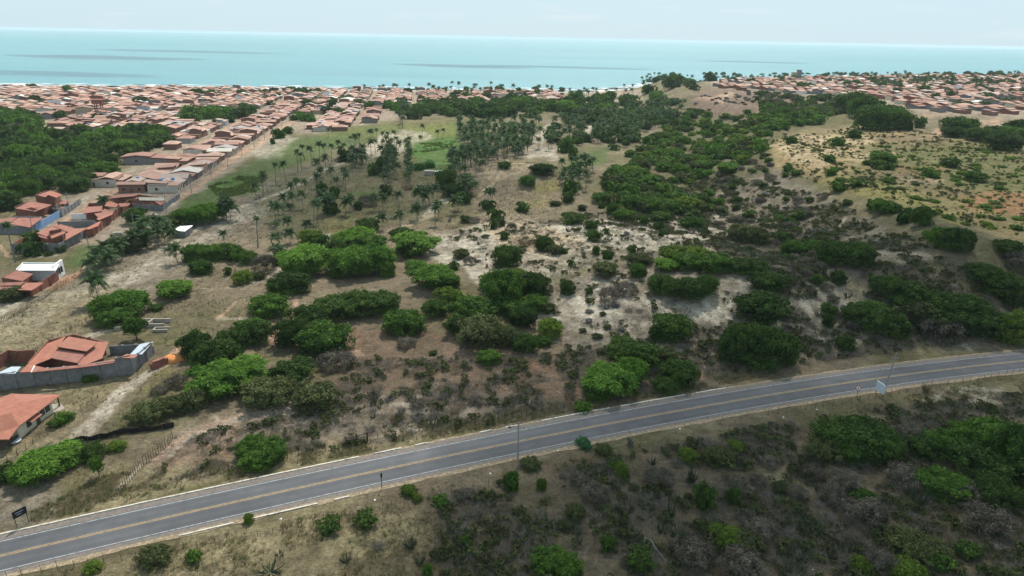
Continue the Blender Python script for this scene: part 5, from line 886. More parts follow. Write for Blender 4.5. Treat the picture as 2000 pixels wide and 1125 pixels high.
# ---------------------------------------------------------------- the two towns
def unit_house(t):
    w = MB().box(-.5, .5, -.5, .5, -.25, 1.); r = MB(); o_ = .56
    if t == 0: w.add([(-.5, -.5, 1), (-.5, .5, 1), (-.5, 0, 1.36), (.5, -.5, 1), (.5, .5, 1), (.5, 0, 1.36)], [(0, 2, 1), (3, 4, 5)]); r.slab([(-o_, -o_, .98), (o_, -o_, .98), (o_, 0, 1.42), (-o_, 0, 1.42)], .06); r.slab([(o_, o_, .98), (-o_, o_, .98), (-o_, 0, 1.42), (o_, 0, 1.42)], .06)
    if t == 1: w.box(-.47, .47, -.1, .47, 1, 1.3); r.slab([(-o_, -o_, .98), (o_, -o_, .98), (o_, .0, 1.2), (-o_, .0, 1.2)], .06); r.slab([(-o_, -.15, 1.32), (o_, -.15, 1.32), (o_, .2, 1.55), (-o_, .2, 1.55)], .06); r.slab([(o_, o_, 1.25), (-o_, o_, 1.25), (-o_, .2, 1.52), (o_, .2, 1.52)], .06)
    if t == 2:
        c = [(-o_, -o_, .98), (o_, -o_, .98), (o_, o_, .98), (-o_, o_, .98)]; a, b = (-.2, 0, 1.42), (.2, 0, 1.42); r.add([*c, a, b, *[(x, y, .92) for x, y, z in c]], [(0, 1, 5, 4), (2, 3, 4, 5), (1, 2, 5), (3, 0, 4), (9, 8, 7, 6), (0, 6, 7, 1), (1, 7, 8, 2), (2, 8, 9, 3), (3, 9, 6, 0)])
    if t == 3: w.box(-.47, .1, -.1, .47, 1, 1.25); r.slab([(-.52, -.52, 1.01), (.52, -.52, 1.01), (.52, .52, 1.06), (-.52, .52, 1.06)], .05); r.slab([(-.52, -.15, 1.3), (.16, -.15, 1.3), (.16, .52, 1.45), (-.52, .52, 1.45)], .05)
    if t == 4: w.box(-.49, -.05, -.4, .49, 1, 1.9); r.slab([(-.02, -.5, 1.0), (o_, -.5, .95), (o_, .5, .95), (-.02, .5, 1.0)], .06); r.slab([(-.55, -.46, 1.88), (.0, -.46, 1.88), (.0, .02, 2.2), (-.55, .02, 2.2)], .06); r.slab([(.0, .55, 1.85), (-.55, .55, 1.85), (-.55, .02, 2.2), (.0, .02, 2.2)], .06)
    return w, r
TANK = MB().tube([(0, 0, 0), (0, 0, 1.1), (0, 0, 1.3)], [.75, .8, .3], 12).mesh('water_tank', M['blue'])
UH = [unit_house(t) for t in range(5)]; UM = [(w.mesh('wall', M['twall']), r.mesh('roof', M['troof'])) for w, r in UH]
NAMES = ['plain gabled', 'step-roofed', 'hip-roofed', 'low flat-roofed', 'two-storey']
Dv = ray(801, 68)[:2]; Dv = Dv/np.linalg.norm(Dv); Tv = np.array([Dv[1], -Dv[0]]); yawD = math.atan2(Dv[1], Dv[0])
H0 = []
allow = [(-200, 171.5), (300, 174), (900, 180), (1250, 182), (1245, 194), (1000, 200), (960, 200), (830, 207), (750, 207), (737, 246), (690, 240), (660, 258), (620, 258), (606, 240), (570, 240), (450, 302), (350, 384), (275, 378), (240, 376), (328, 316), (338, 260), (180, 256), (80, 260), (112, 246), (60, 222), (-200, 222)]
block = [[(355, 222), (420, 216), (492, 216), (488, 234), (400, 248), (355, 244)], [(565, 226), (622, 226), (620, 244), (570, 242)], [(795, 203), (1000, 200), (1000, 240), (795, 240)]]
ts = [-530, -495, -460, -425, -390, -355, -322, -289, -256, -226, -196, -167, -141, -105, -79, -46, 3, 46, 90, 140, 190]
for i in range(len(ts)-1):
    a, b = ts[i]+(6.5 if ts[i] == -141 else 2.6), ts[i+1]-(4.5 if ts[i+1] == -141 else 2.6); rows = 2 if b-a < 36 else 3; dp = (b-a)/rows
    for j in range(rows):
        s_ = 250.
        while s_ < 1100:
            fw = rnd.uniform(7.5, 12.); q = Dv*(s_+fw/2)+Tv*(a+dp*(j+.5)); 
            if rnd.random() > (.10 if s_ < 620 else .2): H0.append((q[0], q[1], fw-.6, dp*rnd.uniform(.74, .96), 0))
            s_ += fw+(rnd.random() < .12)*8
pts = np.array(H0); z = H(pts[:, 0], pts[:, 1]); u_, v_ = project(np.c_[pts[:, :2], z]); ok = segdist(u_, v_, allow, True) > 0
for bl in block: ok &= segdist(u_, v_, bl, True) < 0
ok &= shore_r(np.arctan2(pts[:, 0], pts[:, 1]))-np.hypot(pts[:, 0], pts[:, 1]) > 34
TOWN = [(*pts[i], z[i], yawD, 'town') for i in np.nonzero(ok)[0]]
for u, v, fw, dp in [(290, 317, 22, 11), (192, 361, 20, 9), (228, 359, 12, 10), (630, 250, 22, 14), (725, 236, 15, 10), (45, 250, 18, 12), (110, 262, 16, 10), (65, 262, 10, 8), (215, 262, 14, 10), (940, 205, 14, 9), (975, 203, 14, 8), (775, 205, 20, 12)]:
    p = gp(u, v); TOWN.append((p[0], p[1], fw, dp, 0, p[2], yawD-math.pi/2 if fw > 18 else yawD, 'edge'))
# hilltop town
H1 = []; ca, sa = math.cos(.45), math.sin(.45); p0 = np.array(gp(1550, 200)[:2])
for i in range(-40, 90):
    for j in range(-30, 90):
        if i % 4 == 3 or rnd.random() < .22: continue
        x_, y_ = i*13.5+rnd.uniform(-2, 2), j*15+rnd.uniform(-2, 2); H1.append((p0[0]+x_*ca-y_*sa, p0[1]+x_*sa+y_*ca, rnd.uniform(8, 13), rnd.uniform(8, 13), 0))
pts = np.array(H1); z = H(pts[:, 0], pts[:, 1]); u_, v_ = project(np.c_[pts[:, :2], z])
al2 = [(1420, 148), (1600, 146), (2200, 146), (2200, 240), (2000, 216), (1960, 226), (1860, 224), (1790, 216), (1745, 196), (1670, 192), (1585, 184), (1500, 180), (1395, 172)]
ok = (segdist(u_, v_, al2, True) > 0)
ok &= shore_r(np.arctan2(pts[:, 0], pts[:, 1]))-np.hypot(pts[:, 0], pts[:, 1]) > 30
TOWN += [(*pts[i], z[i], .45, 'hill') for i in np.nonzero(ok)[0]]
TOWN.sort(key=lambda h: h[0]**2+h[1]**2)
TOWN = [h for h in TOWN if project((h[0], h[1], h[5]))[0] > -60 and project((h[0], h[1], h[5]))[0] < 2060]
print('town houses', len(TOWN))
nind = 286
wp_ = []
for i, (x, y, fw, dp, _, z, yw, wh) in enumerate(TOWN[:nind]):
    t_ = rnd.choices([0, 1, 2, 3, 4], [5, 7, 3, 2, 1] if wh != 'hill' else [4, 4, 4, 4, 1])[0]; hh = rnd.uniform(2.9, 3.6); root = empty('house', (x, y, z), yw+(math.pi if rnd.random() < .5 else 0)+rnd.uniform(-.03, .03))
    if t_ in (0, 1, 2) and rnd.random() < .35: root.rotation_euler.z += math.pi/2; fw, dp = dp, fw
    w, r = UM[t_]; ob('wall', w, root, (0, 0, 0), 0, (fw, dp, hh)); ob('roof', r, root, (0, 0, 0), 0, (fw, dp, hh))
    if x*x+y*y < 470**2:
        for sg in (-1, 1):
            ob('door', DOOR, root, (0, sg*(dp/2+.02), 0)); 
            for k in (-.3, .3): wi = ob('window', WIN, root, (k*fw, sg*(dp/2+.02), 1.7)); ob('frame', FRM, wi, (0, -.03*sg*0, 0), 0, (1, .8, 1))
        for sg in (-1, 1):
            wi = ob('window', WIN, root, (sg*(fw/2+.02), .2*dp, 1.7), math.pi/2); ob('frame', FRM, wi)
    if x*x+y*y < 700**2 and t_ != 2 and rnd.random() < .16: ob('water_tank', TANK, root, (fw*.2, dp*.15, hh*1.3))
    reg(root, f'{"wide" if fw*dp > 110 else "small"} {NAMES[t_]} house', 'house', 'houses of the seaside town' if wh != 'hill' else 'houses of the hilltop town')
# the rest, too small to pick apart
rm = [simple('r%d' % i, c, .15, .4) for i, c in enumerate([(.34, .195, .15), (.40, .245, .19), (.28, .15, .115), (.45, .30, .24), (.42, .34, .30), (.6, .57, .54)])]  # far roofs slightly paler again, haze put into their colour
for i, m in enumerate(rm): m.name = 'far_roof'
wm = [M['brickw'], M['block'], M['cream'], M['white']]; VV, FF, MI = [], [], []; n = 0
for x, y, fw, dp, _, z, yw, wh in TOWN[nind:]:
    t_ = rnd.choices([0, 1, 2, 3, 4], [4, 5, 4, 3, .8])[0]; hh = rnd.uniform(2.9, 3.8); w, r = UH[t_]; cy, sy = math.cos(yw), math.sin(yw); ri = rnd.choices(range(6), [4, 4, 4, 3, 2, .9])[0]; wi = 6+rnd.choices(range(4), [5, 4, 2, 1])[0]
    for mb, mi_ in ((w, wi), (r, ri)):
        for a, b, c in mb.V: X_, Y_ = a*fw, b*dp; VV.append((x+X_*cy-Y_*sy, y+X_*sy+Y_*cy, z+c*hh))
        FF += [tuple(n+q for q in f) for f in mb.F]; MI += [mi_]*len(mb.F); n += len(mb.V)
ob('distant_houses', mesh('distant_houses', VV, FF, rm+wm, mi=MI), kind='stuff')
# tower block on the headland town's skyline
p, t_ = hit(1554, 156); x, y, z = map(float, p[0]); s = float(t_[0])/F; e_ = empty('tower_block', (x, y, z), -.2); reg(e_, '', 'building', None, 'tall unfinished tower block standing alone on the hilltop skyline')
ob('wall', MB().box(-.5, .5, -.5, .5, 0, 1).mesh('wall', M['cream']), e_, (-4*s, 0, 0), 0, (8*s, 9*s, 13*s)); ob('stair_tower', MB().box(-.5, .5, -.5, .5, 0, 1).mesh('stair_tower', M['block']), e_, (3.7*s, 0, 0), 0, (7*s, 10*s, 17*s))
for fl in range(4):
    ob('floor_slab', MB().box(-.5, .5, -.5, .5, 0, 1).mesh('floor_slab', M['block']), e_, (-4*s, 0, (3*fl+2.6)*s), 0, (8.6*s, 9.6*s, .5*s))
    for k in range(2): ob('window', WIN, e_, ((-5.8+3.6*k)*s, -4.55*s, (3*fl+1.4)*s), 0, (1.8*s, 1, 1.4*s))
p, t_ = hit(1735, 158); x, y, z = map(float, p[0]); s = float(t_[0])/F; e_ = empty('sports_hall', (x, y, z), -.1); reg(e_, '', 'building', None, 'broad dark-roofed hall on the hilltop skyline right of the tower block')
ob('wall', MB().box(-.5, .5, -.5, .5, 0, 1).mesh('wall', M['block']), e_, (0, 0, 0), 0, (18*s, 10*s, 6*s)); ob('roof', UM[0][1].copy(), e_, (0, 0, 0), 0, (18*s, 10*s, 7*s))
p, t_ = hit(196, 226); x, y, z = map(float, p[0]); s = float(t_[0])/F; e_ = empty('water_tower', (x, y, z), .2); reg(e_, '', 'water tower', None, 'brown water tower on legs rising over the seaside town')
for a in (-1, 1):
    for b in (-1, 1): ob('leg', MB().box(-.5, .5, -.5, .5, 0, 1).mesh('leg', M['brickw']), e_, (a*4.5*s, b*4*s, 0), 0, (1.3*s, 1.3*s, 19*s))
ob('tank', MB().box(-.5, .5, -.5, .5, 0, 1).mesh('tank', M['brickw']), e_, (0, 0, 19*s), 0, (15*s, 13*s, 6*s)); ob('lid', MB().box(-.5, .5, -.5, .5, 0, 1).mesh('lid', M['tile']), e_, (0, 0, 25*s), 0, (17*s, 15*s, 1*s))
#==PART5==
# ---------------------------------------------------------------- roadside furniture
def pole(u, vtop, vbase, label, lean=0., lamp=True):
    p, t_ = hit(u, vbase); t_ = float(t_[0]); h = (vbase-vtop)*t_/F/math.cos(math.asin(CAM_H/t_)); e_ = empty('utility_pole', tuple(map(float, p[0])), 0); e_.rotation_euler = (0, lean, 0)
    ob('shaft', MB().tube([(0, 0, -.5), (0, 0, h)], [.17, .10], 10).mesh('shaft', M['pole']), e_)
    ob('crossarm', MB().box(-.9, .9, -.06, .06, h-1.1, h-.98).mesh('crossarm', M['pole']), e_)
    for k in (-.8, -.25, .3, .85): ob('insulator', MB().tube([(k, 0, h-.98), (k, 0, h-.8)], [.05, .035], 6).mesh('insulator', M['sign_black']), e_)
    if lamp: l = ob('lamp_arm', MB().tube([(0, 0, h-1.9), (-.6, .5, h-1.6), (-1.3, 1.0, h-1.6)], .04, 6).mesh('lamp_arm', M['pole']), e_); ob('lamp_head', MB().box(-1.75, -1.2, .85, 1.25, h-1.68, h-1.56).mesh('lamp_head', M['sign_black']), l)
    reg(e_, 'thin grey utility pole of the pale street', 'utility pole', None if label else 'utility poles along the pale street', label); return e_
pole(1011, 833, 914, 'concrete utility pole with a street lamp arm standing at the near edge of the road')
pole(1727, 698, 762, 'leaning concrete utility pole beside the white roadside board', .09, False)
for (u, a, b, l) in [(175, 465, 493, 'utility pole in front of the grey block compound wall'), (261, 418, 441, 'utility pole in the grass between the walled lot and the round green tree'), (66, 428, 462, 'utility pole in front of the blue wall'), (135, 380, 410, 'utility pole beside the grey yard wall')]: pole(u, a, b, l, .02, False)
for k in range(9):
    q = Dv*(292+k*34)+Tv*(-101.6); u_, v_ = project((q[0], q[1], float(H(q[0], q[1])))); pole(float(u_), float(v_)-6.6*F/math.hypot(q[0], q[1]), float(v_), None, rnd.uniform(-.03, .03), False)
# white board by the pole
p, t_ = hit(1716, 772); s = float(t_[0])/F; e_ = empty('roadside_board', tuple(map(float, p[0])), R(-78)); reg(e_, '', 'sign board', None, 'pale blue-white advertising board on short posts beside the road'); e_.scale = (.8, .8, .8)
ob('board', MB().box(-1.5, 1.5, -.04, .04, 1.0, 3.6).mesh('board', M['sign_white']), e_); ob('frame', MB().box(-1.6, 1.6, .045, .1, .92, 3.7).mesh('frame', M['white']), e_)
for k in (-1.3, 1.3): ob('post', MB().box(k-.07, k+.07, .1, .2, -.3, 3.6).mesh('post', M['wood']), e_)
for k in range(3): ob('printed_band', MB().box(-1.1, .9-.3*k, -.052, -.042, 2.9-.6*k, 3.05-.6*k).mesh('printed_band', M['metal']), e_)
# black board on two legs
p, _ = hit(45, 1026); e_ = empty('black_board', tuple(map(float, p[0])), R(60)); reg(e_, '', 'sign board', None, 'small black board on two thin legs by the bend of the kerb')
ob('board', MB().box(-.95, .95, -.04, .04, 1.7, 2.9).mesh('board', M['sign_black']), e_)
for k in (-.8, .8): ob('leg', MB().box(k-.04, k+.04, -.03, .03, -.3, 1.7).mesh('leg', M['wood']), e_)
for k, (a, b) in enumerate([(-.6, .5), (-.45, .2)]): ob('lettering', MB().box(a, b, -.05, -.042, 2.45-.35*k, 2.55-.35*k).mesh('lettering', M['metal']), e_)
# round speed sign
p, _ = hit(1673, 775); e_ = empty('round_sign', tuple(map(float, p[0])), R(-22)); reg(e_, '', 'road sign', None, 'round white road sign with a red rim and black mark on a thin post')
ob('post', MB().box(-.04, .04, -.03, .03, -.3, 1.7).mesh('post', M['sign_black']), e_); mb = MB(); mb.tube([(0, -.02, 2.1), (0, .02, 2.1)], [.55, .55], 20); ob('rim', mb.mesh('rim', M['red']), e_); mb = MB(); mb.tube([(0, -.035, 2.1), (0, -.022, 2.1)], [.43, .43], 20); fc = ob('face', mb.mesh('face', M['white']), e_); ob('mark', MB().box(-.06, .06, -.05, -.038, 1.88, 2.32).mesh('mark', M['sign_black']), fc)
p, _ = hit(746, 953); e_ = empty('marker_post', tuple(map(float, p[0])), .3); reg(e_, '', 'marker post', None, 'short weathered signpost with a narrow side-on plate at the near road edge')
ob('post', MB().box(-.06, .06, -.05, .05, -.3, 2.9).mesh('post', M['wood']), e_); ob('plate', MB().box(-.16, .16, -.09, -.06, 2.1, 2.95).mesh('plate', M['leaf_olive']), e_)
# wooden gates
def gate(u0, v0, u1, v1, label, h=1.7, slats=6, halves=2):
    A, B = Vector(gp(u0, v0)), Vector(gp(u1, v1)); e_ = empty('wooden_gate', tuple(A)); reg(e_, '', 'gate', None, label); D_ = B-A
    for k in range(halves+1): q = D_*(k/halves); ob('gate_post', MB().box(-.13, .13, -.13, .13, -.4, h+.35).mesh('gate_post', M['wood']), e_, tuple(q))
    for j in range(halves):
        for k in range(slats):
            a, b = D_*((j+.04)/halves), D_*((j+.96)/halves); zz = .2+k*(h-.25)/(slats-1)+rnd.uniform(-.04, .04); a.z += zz; b.z += zz+rnd.uniform(-.05, .05); mb = MB(); wallmb(mb, a, b, .13, .05, 0); ob('slat', mb.mesh('slat', M['wood']), e_)
        a, b = D_*((j+.06)/halves), D_*((j+.94)/halves); a.z += .2; b.z += h; ob('brace', MB().tube([a+Vector((0, -.07, 0)), b+Vector((0, -.07, 0))], .04, 4).mesh('brace', M['wood']), e_)
gate(676, 871, 718, 862, 'wide weathered wooden slat gate in the fence along the far side of the road')
def fence(name, pts, step, label, h=1.35, dens=0., wires=3, rails=False, cat='fence', jit=.12, rad=.055):
    px = np.array(pts, float); W_, _ = hit(px[:, 0], px[:, 1]); seg = np.r_[0, np.cumsum(np.linalg.norm(np.diff(W_[:, :2], axis=0), axis=1))]; L = seg[-1]; n = int(L/step)
    e_ = empty(name, tuple(map(float, W_[0]))); reg(e_, '', cat, None, label); o = W_[0]
    me = [MB().tube([(0, 0, -.3), (r_*.6, r_*.3, hh*.5), (r_, -r_, hh)], [rad, rad*.9, rad*.7], 5).mesh('post', M['wood']) for hh, r_ in ((h, .03), (h*1.12, -.06), (h*.9, .08), (h*1.2, .02))]
    tops = []
    for k in range(n+1):
        s = k*step+rnd.uniform(-jit, jit)*step; x = np.interp(s, seg, W_[:, 0]); y = np.interp(s, seg, W_[:, 1]); z = float(H(x, y)); tops.append((x-o[0], y-o[1], z-o[2]))
        if k < 300: q = ob('post', rnd.choice(me), e_, tops[-1], rnd.uniform(0, 6.28))
    for w in range(wires):
        mb = MB(); zz = h*(.35+.28*w); mb.tube([(a, b, c+zz) for a, b, c in tops], .008 if not rails else .045, 4); ob('rail' if rails else 'wire', mb.mesh('rail' if rails else 'wire', M['wood']), e_)
fence('wire_fence', [(722, 862), (790, 848), (860, 836), (940, 826), (1000, 815), (1070, 803), (1130, 792)], 1.55, 'wire fence of rough posts running right from the wooden gate', 1.5)
fence('wire_fence', [(672, 873), (610, 884), (545, 898), (470, 915), (400, 930), (340, 945)], 1.6, 'wire fence of rough posts running left from the wooden gate', 1.4)
fence('stick_fence', [(229, 968), (250, 945), (275, 915), (300, 893), (330, 868), (340, 855)], .62, 'crooked stick fence climbing from the road towards the dark netting fence', 1.6, wires=2)
fence('wire_fence', [(330, 700+170), (420, 862)], 2.2, 'short run of old posts above the pinkish bare soil', 1.2) if False else None
fence('wire_fence', [(12, 1135), (45, 1127), (75, 1122), (105, 1114), (180, 1104), (300, 1087), (430, 1062), (505, 1048), (590, 1030), (680, 1012), (760, 990), (840, 975), (900, 962), (1000, 945)], 2.0, 'wire fence of leaning posts below the near edge of the road in dry grass', 1.35, wires=1, rad=.04)
fence('wire_fence', [(1500, 812), (1560, 803), (1640, 792), (1700, 782), (1720, 776), (1790, 765), (1860, 752), (1930, 740), (2010, 724)], 2.2, 'wire fence of thin posts behind the white roadside board', 1.35, wires=1, rad=.045)
fence('stick_fence', [(-5, 636), (30, 618), (60, 598), (90, 582), (115, 562), (135, 552)], .55, 'dense stick fence along the pale lane below the brick yard', 1.5, wires=1)
fence('wire_fence', [(20, 700), (60, 688), (100, 668), (140, 645), (175, 625)], 1.5, 'light wire fence crossing the dry slope above the walled house', 1.3)
fence('wire_fence', [(300, 604), (340, 603), (400, 599), (445, 593)], .9, 'low row of thin stakes right of the small dark bush', 1.0)
fence('stick_fence', [(846, 452), (880, 447), (920, 441), (958, 433)], .45, 'dense brown stick fence at the upper edge of the pale dunes', 1.7, wires=1)
fence('stick_fence', [(632, 450), (690, 447), (745, 444), (790, 448)], .5, 'dense brown stick fence behind the bright green thicket', 1.7, wires=1)
fence('wire_fence', [(1790, 664), (1830, 668), (1880, 664), (1930, 658), (1995, 662)], 2.2, 'wire fence with crooked posts on the sandy bank above the road', 1.5)
fence('wire_fence', [(1365, 742), (1400, 728), (1450, 718)], 1.6, 'short wire fence at the foot of the sandy footpath', 1.4)
fence('wire_fence', [(1862, 815), (1880, 820), (1930, 830)], 3.0, 'two or three lone posts at the lower edge of the pale sand patch', 1.6)
fence('wire_fence', [(-10, 900), (40, 888), (90, 850), (140, 815), (200, 770)], 1.7, 'thin wire fence around the yard of the bungalow', 1.2)
fence('corral', [(502, 697), (540, 693), (597, 686)], 1.9, 'pole corral fence in front of the pinkish bare pen', 1.7, wires=3, rails=True); fence('corral', [(500, 682), (540, 678), (590, 672)], 2.4, 'rear rail fence of the pinkish bare pen under the trees', 1.6, wires=3, rails=True)
# dark netting fence
pts = [(130, 874), (140, 867), (160, 862), (190, 859), (215, 853), (245, 846), (280, 843), (310, 840), (348, 832)]; g = [gp(*q) for q in pts]; e_ = empty('netting_fence', g[0]); reg(e_, '', 'netting fence', None, 'long wavy dark netting fence across the foot of the dirt drive'); g = rel(g, g[0]); mb = MB()
G = []
for i in range(len(g)-1):
    for k in range(5): G.append(tuple(g[i][c]+(g[i+1][c]-g[i][c])*k/5 for c in range(3)))
for i in range(len(G)-1): A, B = Vector(G[i]), Vector(G[i+1]); A.y += .12*math.sin(i*1.3); B.y += .12*math.sin((i+1)*1.3); wallmb(mb, A, B, 1.0+.13*math.sin(i*.9), .05, -.1)
ob('netting', mb.mesh('netting', M['tarp']), e_)
for i in range(0, len(G), 4): ob('post', MB().box(-.06, .06, -.06, .06, -.3, 1.2).mesh('post', M['wood']), e_, G[i])
# crop rows
# fallen branch in the scrub
mb = MB(); mb.tube([(0, 0, .1), (.2, .3, 1.6), (.9, -.3, 1.8), (1.8, -1.4, .7), (2.8, -2.8, .1)], [.08, .09, .07, .05, .03], 6); mb.tube([(.9, -.3, 1.8), (1.4, -.9, .9), (1.7, -1.9, .2)], [.05, .04, .02], 5); reg(ob('bare_branch', mb.mesh('bare_branch', M['pole']), None, gp(1256, 1070), 0), '', 'dead branch', None, 'pale arching dead branch in the dark scrub near the bottom')
# litter along the verge
for i, (u, v) in enumerate([(548, 1014), (732, 977), (1530, 815), (1504, 979), (1986, 1028), (1595, 800), (1588, 1113), (1328, 838), (958, 925), (1090, 880)]):
    b = MB(); b.add([(-.2, -.12, 0), (.22, -.1, .03), (.15, .2, .08), (-.12, .14, .02), (0, 0, .14)], [(0, 1, 4), (1, 2, 4), (2, 3, 4), (3, 0, 4), (3, 2, 1, 0)]); reg(ob('litter', b.mesh('litter', M['white']), None, gp(u, v), i), '', 'litter', 'scraps of white litter in the verge grass', 'scrap of white litter lying in the verge grass')
# ---------------------------------------------------------------- ground cover too fine to count
def tuftmesh(name, mat, n, seed, wid=.05, h=1., spread=.6):
    r = np.random.default_rng(seed); V, T = [], []
    for i in range(n):
        a = r.random()*6.28; q = r.random()*.35; b = np.array([q*math.cos(a), q*math.sin(a), 0]); tt = b+np.array([math.cos(a)*spread*r.random(), math.sin(a)*spread*r.random(), h*(.5+.5*r.random())]); a2 = r.random()*6.28; s = np.array([math.cos(a2), math.sin(a2), 0])*wid; V += [b-s, b+s, tt+s*.3, tt-s*.3]; T += [r.random()]*4
    return mesh(name, V, np.arange(4*n).reshape(n, 4), mat, np.repeat(np.array(T)[:, None], 3, 1))
def stuff(name, src, P_, sc, mat):
    """one object whose points carry copies of a small tuft"""
    so = bpy.data.objects.new(name+'_source', src); me = bpy.data.meshes.new(name); me.vertices.add(len(P_)); me.vertices.foreach_set('co', np.asarray(P_, np.float32).ravel())
    a = me.attributes.new('size', 'FLOAT', 'POINT'); a.data.foreach_set('value', np.asarray(sc, np.float32)); a = me.attributes.new('turn', 'FLOAT_VECTOR', 'POINT'); q = np.zeros((len(P_), 3), np.float32); q[:, 2] = rng.random(len(P_))*6.28; a.data.foreach_set('vector', q.ravel())
    o = ob(name, me, kind='stuff'); g = bpy.data.node_groups.new(name, 'GeometryNodeTree'); g.interface.new_socket('Geometry', in_out='INPUT', socket_type='NodeSocketGeometry'); g.interface.new_socket('Geometry', in_out='OUTPUT', socket_type='NodeSocketGeometry')
    i_ = g.nodes.new('NodeGroupInput'); o_ = g.nodes.new('NodeGroupOutput'); m2p = g.nodes.new('GeometryNodeMeshToPoints'); iop = g.nodes.new('GeometryNodeInstanceOnPoints'); oi = g.nodes.new('GeometryNodeObjectInfo'); oi.inputs[0].default_value = so
    s_ = g.nodes.new('GeometryNodeInputNamedAttribute'); s_.data_type = 'FLOAT'; s_.inputs[0].default_value = 'size'; r_ = g.nodes.new('GeometryNodeInputNamedAttribute'); r_.data_type = 'FLOAT_VECTOR'; r_.inputs[0].default_value = 'turn'
    L = g.links.new; L(i_.outputs[0], m2p.inputs[0]); L(m2p.outputs[0], iop.inputs['Points']); L(oi.outputs['Geometry'], iop.inputs['Instance']); L(s_.outputs[0], iop.inputs['Scale']); L(r_.outputs[0], iop.inputs['Rotation']); L(iop.outputs[0], o_.inputs[0])
    md = o.modifiers.new('spread', 'NODES'); md.node_group = g; return o
def spread(zones, n, smin, smax, excl=()):
    """zones: (outline in picture points, share); returns points on the ground"""
    out = []; tot = sum(z[1] for z in zones)
    for poly, sh in zones:
        p = np.array(poly, float); W_, _ = hit(p[:, 0], np.maximum(p[:, 1], 150)); wp = W_[:, :2]; a, b = wp.min(0), wp.max(0); k = int(n*sh/tot); got = []; c = 0
        while c < k:
            q = rng.random((k*3, 2))*(b-a)+a; q = q[segdist(q[:, 0], q[:, 1], wp, True) > 0]; q = q[fbm(q[:, 0], q[:, 1], 7, 3, 9) > .36+.18*rng.random(len(q))]; got.append(q); c += len(q)
        out.append(np.concatenate(got)[:k])
    q = np.concatenate(out); q = q[road_dist(q[:, 0], q[:, 1]) > 6.4]; return np.c_[q, H(q[:, 0], q[:, 1])-.04], rng.uniform(smin, smax, len(q))*(.6+.9*rng.random(len(q))**2)
south = [(-100, 1180), (100, 1118), (500, 1030), (1000, 920), (1500, 825), (2100, 710), (2150, 1300), (-100, 1300)]; southdark = [(850, 985), (1100, 915), (1500, 830), (1800, 790), (2100, 760), (2150, 1250), (860, 1250)]
north = [(260, 960), (700, 870), (1130, 795), (1400, 750), (1650, 700), (1900, 670), (1800, 600), (1500, 600), (1130, 690), (700, 700), (600, 800), (380, 850)]
dune = [(850, 455), (1100, 430), (1400, 420), (1700, 470), (1900, 600), (1700, 680), (1400, 700), (1100, 690), (1000, 560)]
ridgep = [(1100, 430), (1400, 340), (1620, 380), (1850, 500), (1990, 640), (1700, 660), (1500, 560), (1300, 460)]
plain = [(-100, 700), (200, 500), (560, 360), (760, 300), (1100, 320), (1100, 430), (850, 450), (560, 560), (420, 700), (330, 900), (-100, 1000)]
verge = [(60, 1040), (500, 932), (1000, 832), (1500, 735), (1500, 722), (1000, 800), (500, 885), (200, 930), (60, 1000)]
p_, s_ = spread([(south, 5), (north, 2), (verge, 1.6), (plain, 3)], 60000, .28, .55); stuff('dry_grass', tuftmesh('dry_tuft', M['grass_dry'], 16, 1, .035), p_, s_, None)
p_, s_ = spread([(south, 2), (plain, 2), (verge, .8), (ridgep, 3)], 26000, .25, .6); stuff('green_grass', tuftmesh('green_tuft', M['grass_green'], 16, 2, .05), p_, s_, None)
p_, s_ = spread([(southdark, 4), (north, 2.5), (dune, 2.6), (ridgep, 3)], 26000, .4, 1.05); stuff('dry_scrub', twigs('scrub_tuft', M['leaf_grey'], 34, 77, .9), p_, s_, None)
p_, s_ = spread([(southdark, 3), (north, 1.6), (dune, 1.5), (ridgep, 3)], 13000, .4, .95); stuff('brown_scrub', twigs('brown_tuft', M['leaf_dry'], 30, 78, .8), p_, s_, None)
p_, s_ = spread([(southdark, 2), (north, .8), (dune, 1.), (ridgep, 3), ([(1500, 270), (1700, 240), (2000, 300), (2100, 480), (1800, 410), (1560, 350)], 1.5)], 8000, .35, .95)
lc = crown('leafy_tuft', M['leaf_olive'], 60, .26, 4, 1.3, seed=99, core=False); stuff('leafy_scrub', lc, p_, s_, None)
p_, s_ = spread([([(806, 325), (842, 312), (850, 322), (845, 333), (812, 335)], 1)], 330, .7, 1.1); stuff('crop_patch', tuftmesh('crop_tuft', M['crop'], 14, 5, .2, .8, .9), p_, s_, None)
p_, s_ = spread([([(405, 365), (470, 340), (520, 350), (500, 375), (430, 388)], 2), ([(820, 280), (890, 275), (880, 290), (808, 300)], 1), ([(720, 320), (750, 315), (748, 345), (725, 345)], 1)], 2600, .5, 1.); stuff('green_crop', tuftmesh('green_crop_tuft', M['grass_green'], 12, 6, .12, .8, .7), p_, s_, None)
p_, s_ = spread([([(1500, 285), (1700, 245), (1850, 268), (2060, 320), (2060, 470), (1900, 440), (1740, 395), (1560, 350)], 1)], 1300, .4, 1.0); s_ = s_*1.0; stuff('plateau_scrub', crown('plateau_tuft', M['leaf_yellow'], 50, .28, 4, 1.2, flat=.5, seed=98, core=False), p_, s_, None)

